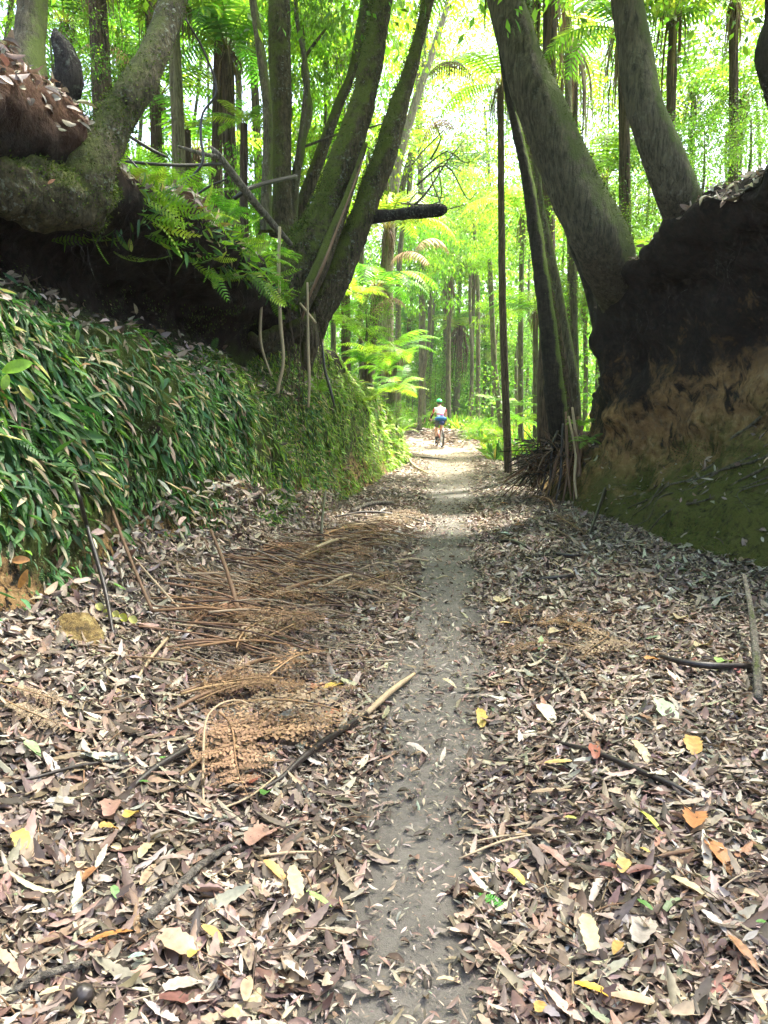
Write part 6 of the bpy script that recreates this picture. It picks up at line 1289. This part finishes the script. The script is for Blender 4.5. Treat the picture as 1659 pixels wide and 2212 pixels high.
def ring(c, R, r, n=40, k=8, ax='x'):
    a, b_ = np.meshgrid(np.linspace(0, 2 * np.pi, n, endpoint=False), np.linspace(0, 2 * np.pi, k, endpoint=False), indexing='ij')
    y = (R + r * np.cos(b_)) * np.cos(a); z = (R + r * np.cos(b_)) * np.sin(a); x = r * np.sin(b_)
    V = np.stack([x, y, z], -1).reshape(-1, 3) + c; i, j = np.meshgrid(np.arange(n), np.arange(k), indexing='ij'); f = lambda i, j: (i % n) * k + j % k
    return V, [np.stack([f(i, j), f(i + 1, j), f(i + 1, j + 1), f(i, j + 1)], -1).reshape(-1, 4)]
def lp(name, V, F, mat, parent): return obj(name, mesh_np(name, V, F), mat, parent)
def bar(a, b_, r, seg=8): V, F, S = tube([a, (np.array(a) + b_) / 2, b_], [r] * 3, seg, .1); return V, F
for yc in (-.42, .66):
    wh = bpy.data.objects.new('wheel', None); COL.objects.link(wh); wh.parent = bike; wh.location = (0, yc, .345)
    lp('tyre', *ring(np.zeros(3), .315, .03), M_black, wh); lp('rim', *ring(np.zeros(3), .282, .012), M_silver, wh)
    A = Acc()
    for k in range(16):
        a = k * math.pi / 8; V, F = bar((.02 * (-1) ** k, 0, 0), (0, .28 * math.cos(a), .28 * math.sin(a)), .0018, 4); A.add(V, F)
    V, F = bar((-.05, 0, 0), (.05, 0, 0), .02); A.add(V, F); V, F, C = A.get(); lp('spokes', V, F, M_silver, wh)
A = Acc(); BB = (0, .02, .31); SE = (0, -.14, .88); HD = (0, .5, .84); HB = (0, .54, .70); RA = (0, -.42, .345)
for a, b_, r_ in ((BB, SE, .017), (BB, HB, .02), (SE, HD, .017), (HD, HB, .02)): V, F = bar(a, b_, r_); A.add(V, F)
for s in (-1, 1):
    for a in (BB, (0, -.115, .8)): V, F = bar((s * .03, a[1], a[2]), (s * .065, -.42, .345), .009); A.add(V, F)
V, F, C = A.get(); lp('frame', V, F, M_orange, bike)
A = Acc()
for s in (-1, 1): V, F = bar((s * .055, .56, .62), (s * .06, .66, .345), .015); A.add(V, F)
V, F = bar((-.055, .555, .64), (.055, .555, .64), .016); A.add(V, F); V, F, C = A.get(); lp('fork', V, F, M_black, bike)
V, F, S = tube([(-.34, .46, 1.0), (-.12, .5, .99), (0, .52, .96), (.12, .5, .99), (.34, .46, 1.0)], [.014] * 5, 8, .04); lp('handlebar', V, F, M_black, bike)
for s in (-1, 1): V, F = bar((s * .24, .475, 1.0), (s * .35, .46, 1.0), .018); lp('grip', V, F, M_black, bike)
V, F, S = tube([(0, -.3, .95), (0, -.22, .955), (0, -.1, .95), (0, .0, .94)], [.05, .075, .04, .018], 12, .03); V = V * [1, 1, .45] + [0, 0, .525]; lp('saddle', V, F, M_black, bike)
V, F = bar(SE, (0, -.155, .95), .013); lp('seat_post', V, F, M_black, bike)
A = Acc(); V, F = bar((-.075, .02, .31), (.075, .02, .31), .014); A.add(V, F)
for s, dz in ((-1, -.17), (1, .17)): V, F = bar((s * .075, .02, .31), (s * .085, .02, .31 + dz), .011); A.add(V, F)
V, F, C = A.get(); lp('crank', V, F, M_silver, bike)
for s, dz in ((-1, -.17), (1, .17)): V, F = bar((s * .09, .02, .31 + dz), (s * .18, .02, .31 + dz), .022); lp('pedal', V * [1, 1.6, .5] + [0, -.012, (.31 + dz) * .5], F, M_black, bike)
V, F = ring(np.array([.05, .02, .31]), .085, .008, 28, 6); lp('chainring', V, F, M_silver, bike)
# body: one continuous surface
VB = [(0, -.16, 1.02, .125), (0, -.08, 1.17, .125), (0, .02, 1.32, .14), (0, .09, 1.43, .115), (0, .15, 1.51, .055), (0, .2, 1.58, .07), (0, .23, 1.67, .085), (0, .235, 1.74, .055),
      (-.16, .08, 1.42, .06), (-.27, .2, 1.22, .043), (-.29, .38, 1.06, .032), (-.295, .44, 1.025, .03), (.16, .08, 1.42, .06), (.27, .2, 1.22, .043), (.29, .38, 1.06, .032), (.295, .44, 1.025, .03),
      (-.09, -.13, .97, .09), (-.115, .13, .70, .062), (-.115, .17, .62, .058), (-.12, .07, .42, .052), (-.125, -.03, .225, .034), (-.13, .06, .165, .03), (-.135, .13, .16, .024),
      (.09, -.13, .97, .09), (.12, .2, .90, .066), (.12, .3, .87, .058), (.12, .2, .72, .052), (.125, .0, .54, .034), (.13, .06, .50, .03), (.135, .13, .495, .024)]
EB = [(0, 1), (1, 2), (2, 3), (3, 4), (4, 5), (5, 6), (6, 7), (3, 8), (8, 9), (9, 10), (10, 11), (3, 12), (12, 13), (13, 14), (14, 15), (0, 16), (16, 17), (17, 18), (18, 19), (19, 20), (20, 21), (21, 22), (0, 23), (23, 24), (24, 25), (25, 26), (26, 27), (27, 28), (28, 29)]
body = skin_mesh('body', VB, EB)
bv = np.zeros(len(body.vertices) * 3, np.float32); body.vertices.foreach_get('co', bv); bodyV = bv.reshape(-1, 3).astype(float)
fb = [tuple(p.vertices) for p in body.polygons]
A = Acc(); fq = np.array([f for f in fb if len(f) == 4]); ft_ = [f for f in fb if len(f) == 3]
A.add(bodyV, [fq] + ([np.array(ft_)] if ft_ else []))
for s in (-1, 1):                       # palm, five fingers curled round the grip, face
    for k, (ln, r_) in enumerate(((.062, .0085), (.07, .009), (.066, .0088), (.054, .0078))):
        x = s * (.262 + k * .02); V, F, S = tube([(x, .435, 1.03), (x, .475, 1.03), (x, .492, 1.0), (x, .472, .978), (x, .45, .982)], [r_, r_, r_, r_ * .9, r_ * .7], 6, .02); A.add(V, F)
    V, F, S = tube([(s * .275, .425, 1.02), (s * .25, .445, 1.0), (s * .24, .465, .983)], [.011, .0095, .007], 6, .02); A.add(V, F)
    V, F, S = tube([(s * .082, .225, 1.655), (s * .092, .22, 1.645), (s * .084, .222, 1.625)], [.012, .015, .007], 6, .01); A.add(V, F)      # ear
V, F, S = tube([(0, .30, 1.675), (0, .33, 1.65), (0, .315, 1.635)], [.01, .015, .012], 8, .01); A.add(V, F)                              # nose
V, F, C = A.get(); bo = lp('body', V, F, M_skin, rider)
for s in (-1, 1): V, F = ring(np.array([0, 0, 0]), .006, .006, 10, 6); lp('eye', V + [s * .033, .305, 1.683], F, M_black, rider)
V, F = bar((-.024, .303, 1.612), (.024, .303, 1.612), .005, 6); lp('mouth', V, F, plain_mat('lips', (.4, .14, .12)), rider)
def cloth(name, sel, grow, mat):
    """garment: the selected net, a little thicker than the body under it"""
    idx = sorted(set(sum([list(e) for e in sel], []))); mp = {a: i for i, a in enumerate(idx)}
    me = skin_mesh(name, [VB[a][:3] + (VB[a][3] + grow,) for a in idx], [(mp[a], mp[b_]) for a, b_ in sel]); return obj(name, me, mat, rider)
m, nt, out = newmat('striped_jersey'); tc = N(nt, 'ShaderNodeTexCoord'); sx = N(nt, 'ShaderNodeSeparateXYZ'); nt.links.new(tc.outputs['Object'], sx.inputs[0])
c_ = ramp(nt, math_n(nt, 'MULTIPLY', sx.outputs[2], .5), [(0, (.16, .11, .28)), (.605, (.16, .11, .28)), (.606, (.6, .05, .09)), (.625, (.6, .05, .09)), (.626, (.8, .82, .84))], 'CONSTANT')
wl = ramp(nt, math_n(nt, 'ADD', math_n(nt, 'MULTIPLY', sx.outputs[0], 1.), .5), [(0, (1, 1, 1)), (.47, (0, 0, 0))], 'CONSTANT')
lo = ramp(nt, math_n(nt, 'MULTIPLY', sx.outputs[2], .5), [(0, (1, 1, 1)), (.604, (0, 0, 0))], 'CONSTANT')
c_ = mixc(nt, math_n(nt, 'MULTIPLY', wl, lo), c_, (.8, .82, .84))
ab = math_n(nt, 'ABSOLUTE', sx.outputs[0]); c_ = mixc(nt, ramp(nt, ab, [(.0, (0, 0, 0)), (.205, (1, 1, 1))], 'CONSTANT'), c_, (.6, .05, .09))
b = N(nt, 'ShaderNodeBsdfPrincipled', inp={'Roughness': .8}); nt.links.new(c_, b.inputs['Base Color']); nt.links.new(b.outputs[0], out.inputs[0])
VB2 = list(VB)
VB.append((-.225, .15, 1.3, .055)); VB.append((.225, .15, 1.3, .055)); VB.append((-.115, .09, .745, .07)); VB.append((.12, .17, .9, .074))
cloth('jersey', [(0, 1), (1, 2), (2, 3), (3, 8), (8, 30), (3, 12), (12, 31)], .016, m)
cloth('shorts', [(0, 16), (16, 32), (0, 23), (23, 33)], .017, M_shorts)
VB.append((-.255, .19, 1.235, .05)); cloth('arm_sleeve', [(34, 9), (9, 10)], .008, M_sock)
cloth('sock', [(19, 20)], .003, M_sock).scale = (1, 1, 1)
VB.append((.127, .04, .60, .043)); cloth('sock', [(35, 27)], .006, M_sock)
cloth('shoe', [(20, 21), (21, 22)], .016, M_black); cloth('shoe', [(27, 28), (28, 29)], .016, M_black)
hv = sp.copy(); hv = hv.reshape(-1, 3) * [.108, .135, .10]; hv[:, 2] = np.where(hv[:, 2] < -.02, -.02 + (hv[:, 2] + .02) * .15, hv[:, 2])
hf = gridF(n2, n1)[:, ::-1]; lp('helmet', hv * (1 + .05 * np.cos(8 * np.arctan2(hv[:, 0], hv[:, 1] + 1e-6)) * (hv[:, 2] > 0))[:, None] + [0, .22, 1.70], [hf], M_helmet, rider)
lp('hair', sp.reshape(-1, 3) * [.092, .105, .085] + [0, .2, 1.665], [hf], M_hair, rider)
a = np.linspace(0, 2 * np.pi, 40, endpoint=False); wp = np.array([(.165 * math.cos(q_), -.13 + .15 * math.sin(q_), 1.05 - .02 * math.sin(q_)) for q_ in np.r_[a, a[:2]]])
V, F, S = tube(wp[::3], [.062] * len(wp[::3]), 10, .04, .1, 9, 3); lp('waist_jacket', V * [1, 1, 1.15] - [0, 0, .157], F, M_blue, rider)
t = thing('saddle_bag', 'small blue bag strapped under the saddle of the bike', 'bag', BASE); t.rotation_euler = (0, 0, HEAD)
V, F, S = tube([(.02, -.36, .955), (.02, -.33, .93), (.02, -.25, .90), (.02, -.2, .91)], [.03, .075, .07, .03], 14, .03, .2, 14, 2); lp('pouch', V, F, M_navy, t)
V, F = ring(np.array([0, 0, 0]), .05, .008, 20, 6); lp('strap', V[:, [1, 0, 2]] * [1.5, 1, 1.5] + [.02, -.29, .915], F, M_blue, t)

# ------------------------------------------------------------------ thin haze volume, added to give the far wood a glow
bm_ = bmesh.new(); bmesh.ops.create_cube(bm_, size=1); hm = bpy.data.meshes.new('haze'); bm_.to_mesh(hm); bm_.free()
m, nt, out = newmat('haze'); pv = N(nt, 'ShaderNodeVolumePrincipled', inp={'Density': HAZE, 'Anisotropy': .3}); pv.inputs['Color'].default_value = (.95, .97, .92, 1); nt.links.new(pv.outputs[0], out.inputs['Volume'])
if HAZE:
    ho = obj('haze', hm, m); ho.location = (0, 55, 11.0); ho.scale = (262, 152, 28); tag(ho, 'faint haze added to make the far forest glow', 'haze', kind='stuff')
# ------------------------------------------------------------------ light
SUN_EL, SUN_AZ = R_(66), R_(52)          # azimuth from +Y towards +X
w = bpy.data.worlds.new('World'); SC.world = w; w.use_nodes = True
nt = w.node_tree; bg = nt.nodes['Background']; sky = nt.nodes.new('ShaderNodeTexSky'); sky.sky_type = 'NISHITA'; sky.sun_disc = False
sky.sun_elevation = SUN_EL; sky.sun_rotation = SUN_AZ; sky.air_density = 1.; sky.dust_density = 6.; sky.ozone_density = 1.
nt.links.new(sky.outputs[0], bg.inputs[0]); bg.inputs[1].default_value = .15
sl = bpy.data.lights.new('sun', 'SUN'); sl.energy = 5.0; sl.angle = R_(4); sl.color = (1, .95, .86)
so = bpy.data.objects.new('sun', sl); COL.objects.link(so)
sd = Vector((math.cos(SUN_EL) * math.sin(SUN_AZ), math.cos(SUN_EL) * math.cos(SUN_AZ), math.sin(SUN_EL)))
so.rotation_euler = sd.to_track_quat('Z', 'Y').to_euler(); so.location = sd * 60
SC.view_settings.view_transform = 'Standard'; SC.view_settings.look = 'None'; SC.view_settings.exposure = 2.65; SC.view_settings.gamma = 1
SC.render.engine = 'CYCLES'
cy = SC.cycles; cy.use_denoising = True; cy.max_bounces = 7; cy.diffuse_bounces = 4; cy.transmission_bounces = 5; cy.glossy_bounces = 2; cy.sample_clamp_indirect = 8; cy.caustics_reflective = False; cy.caustics_refractive = False
try: cy.denoiser = 'OPENIMAGEDENOISE'
except Exception: pass
bpy.context.view_layer.update()
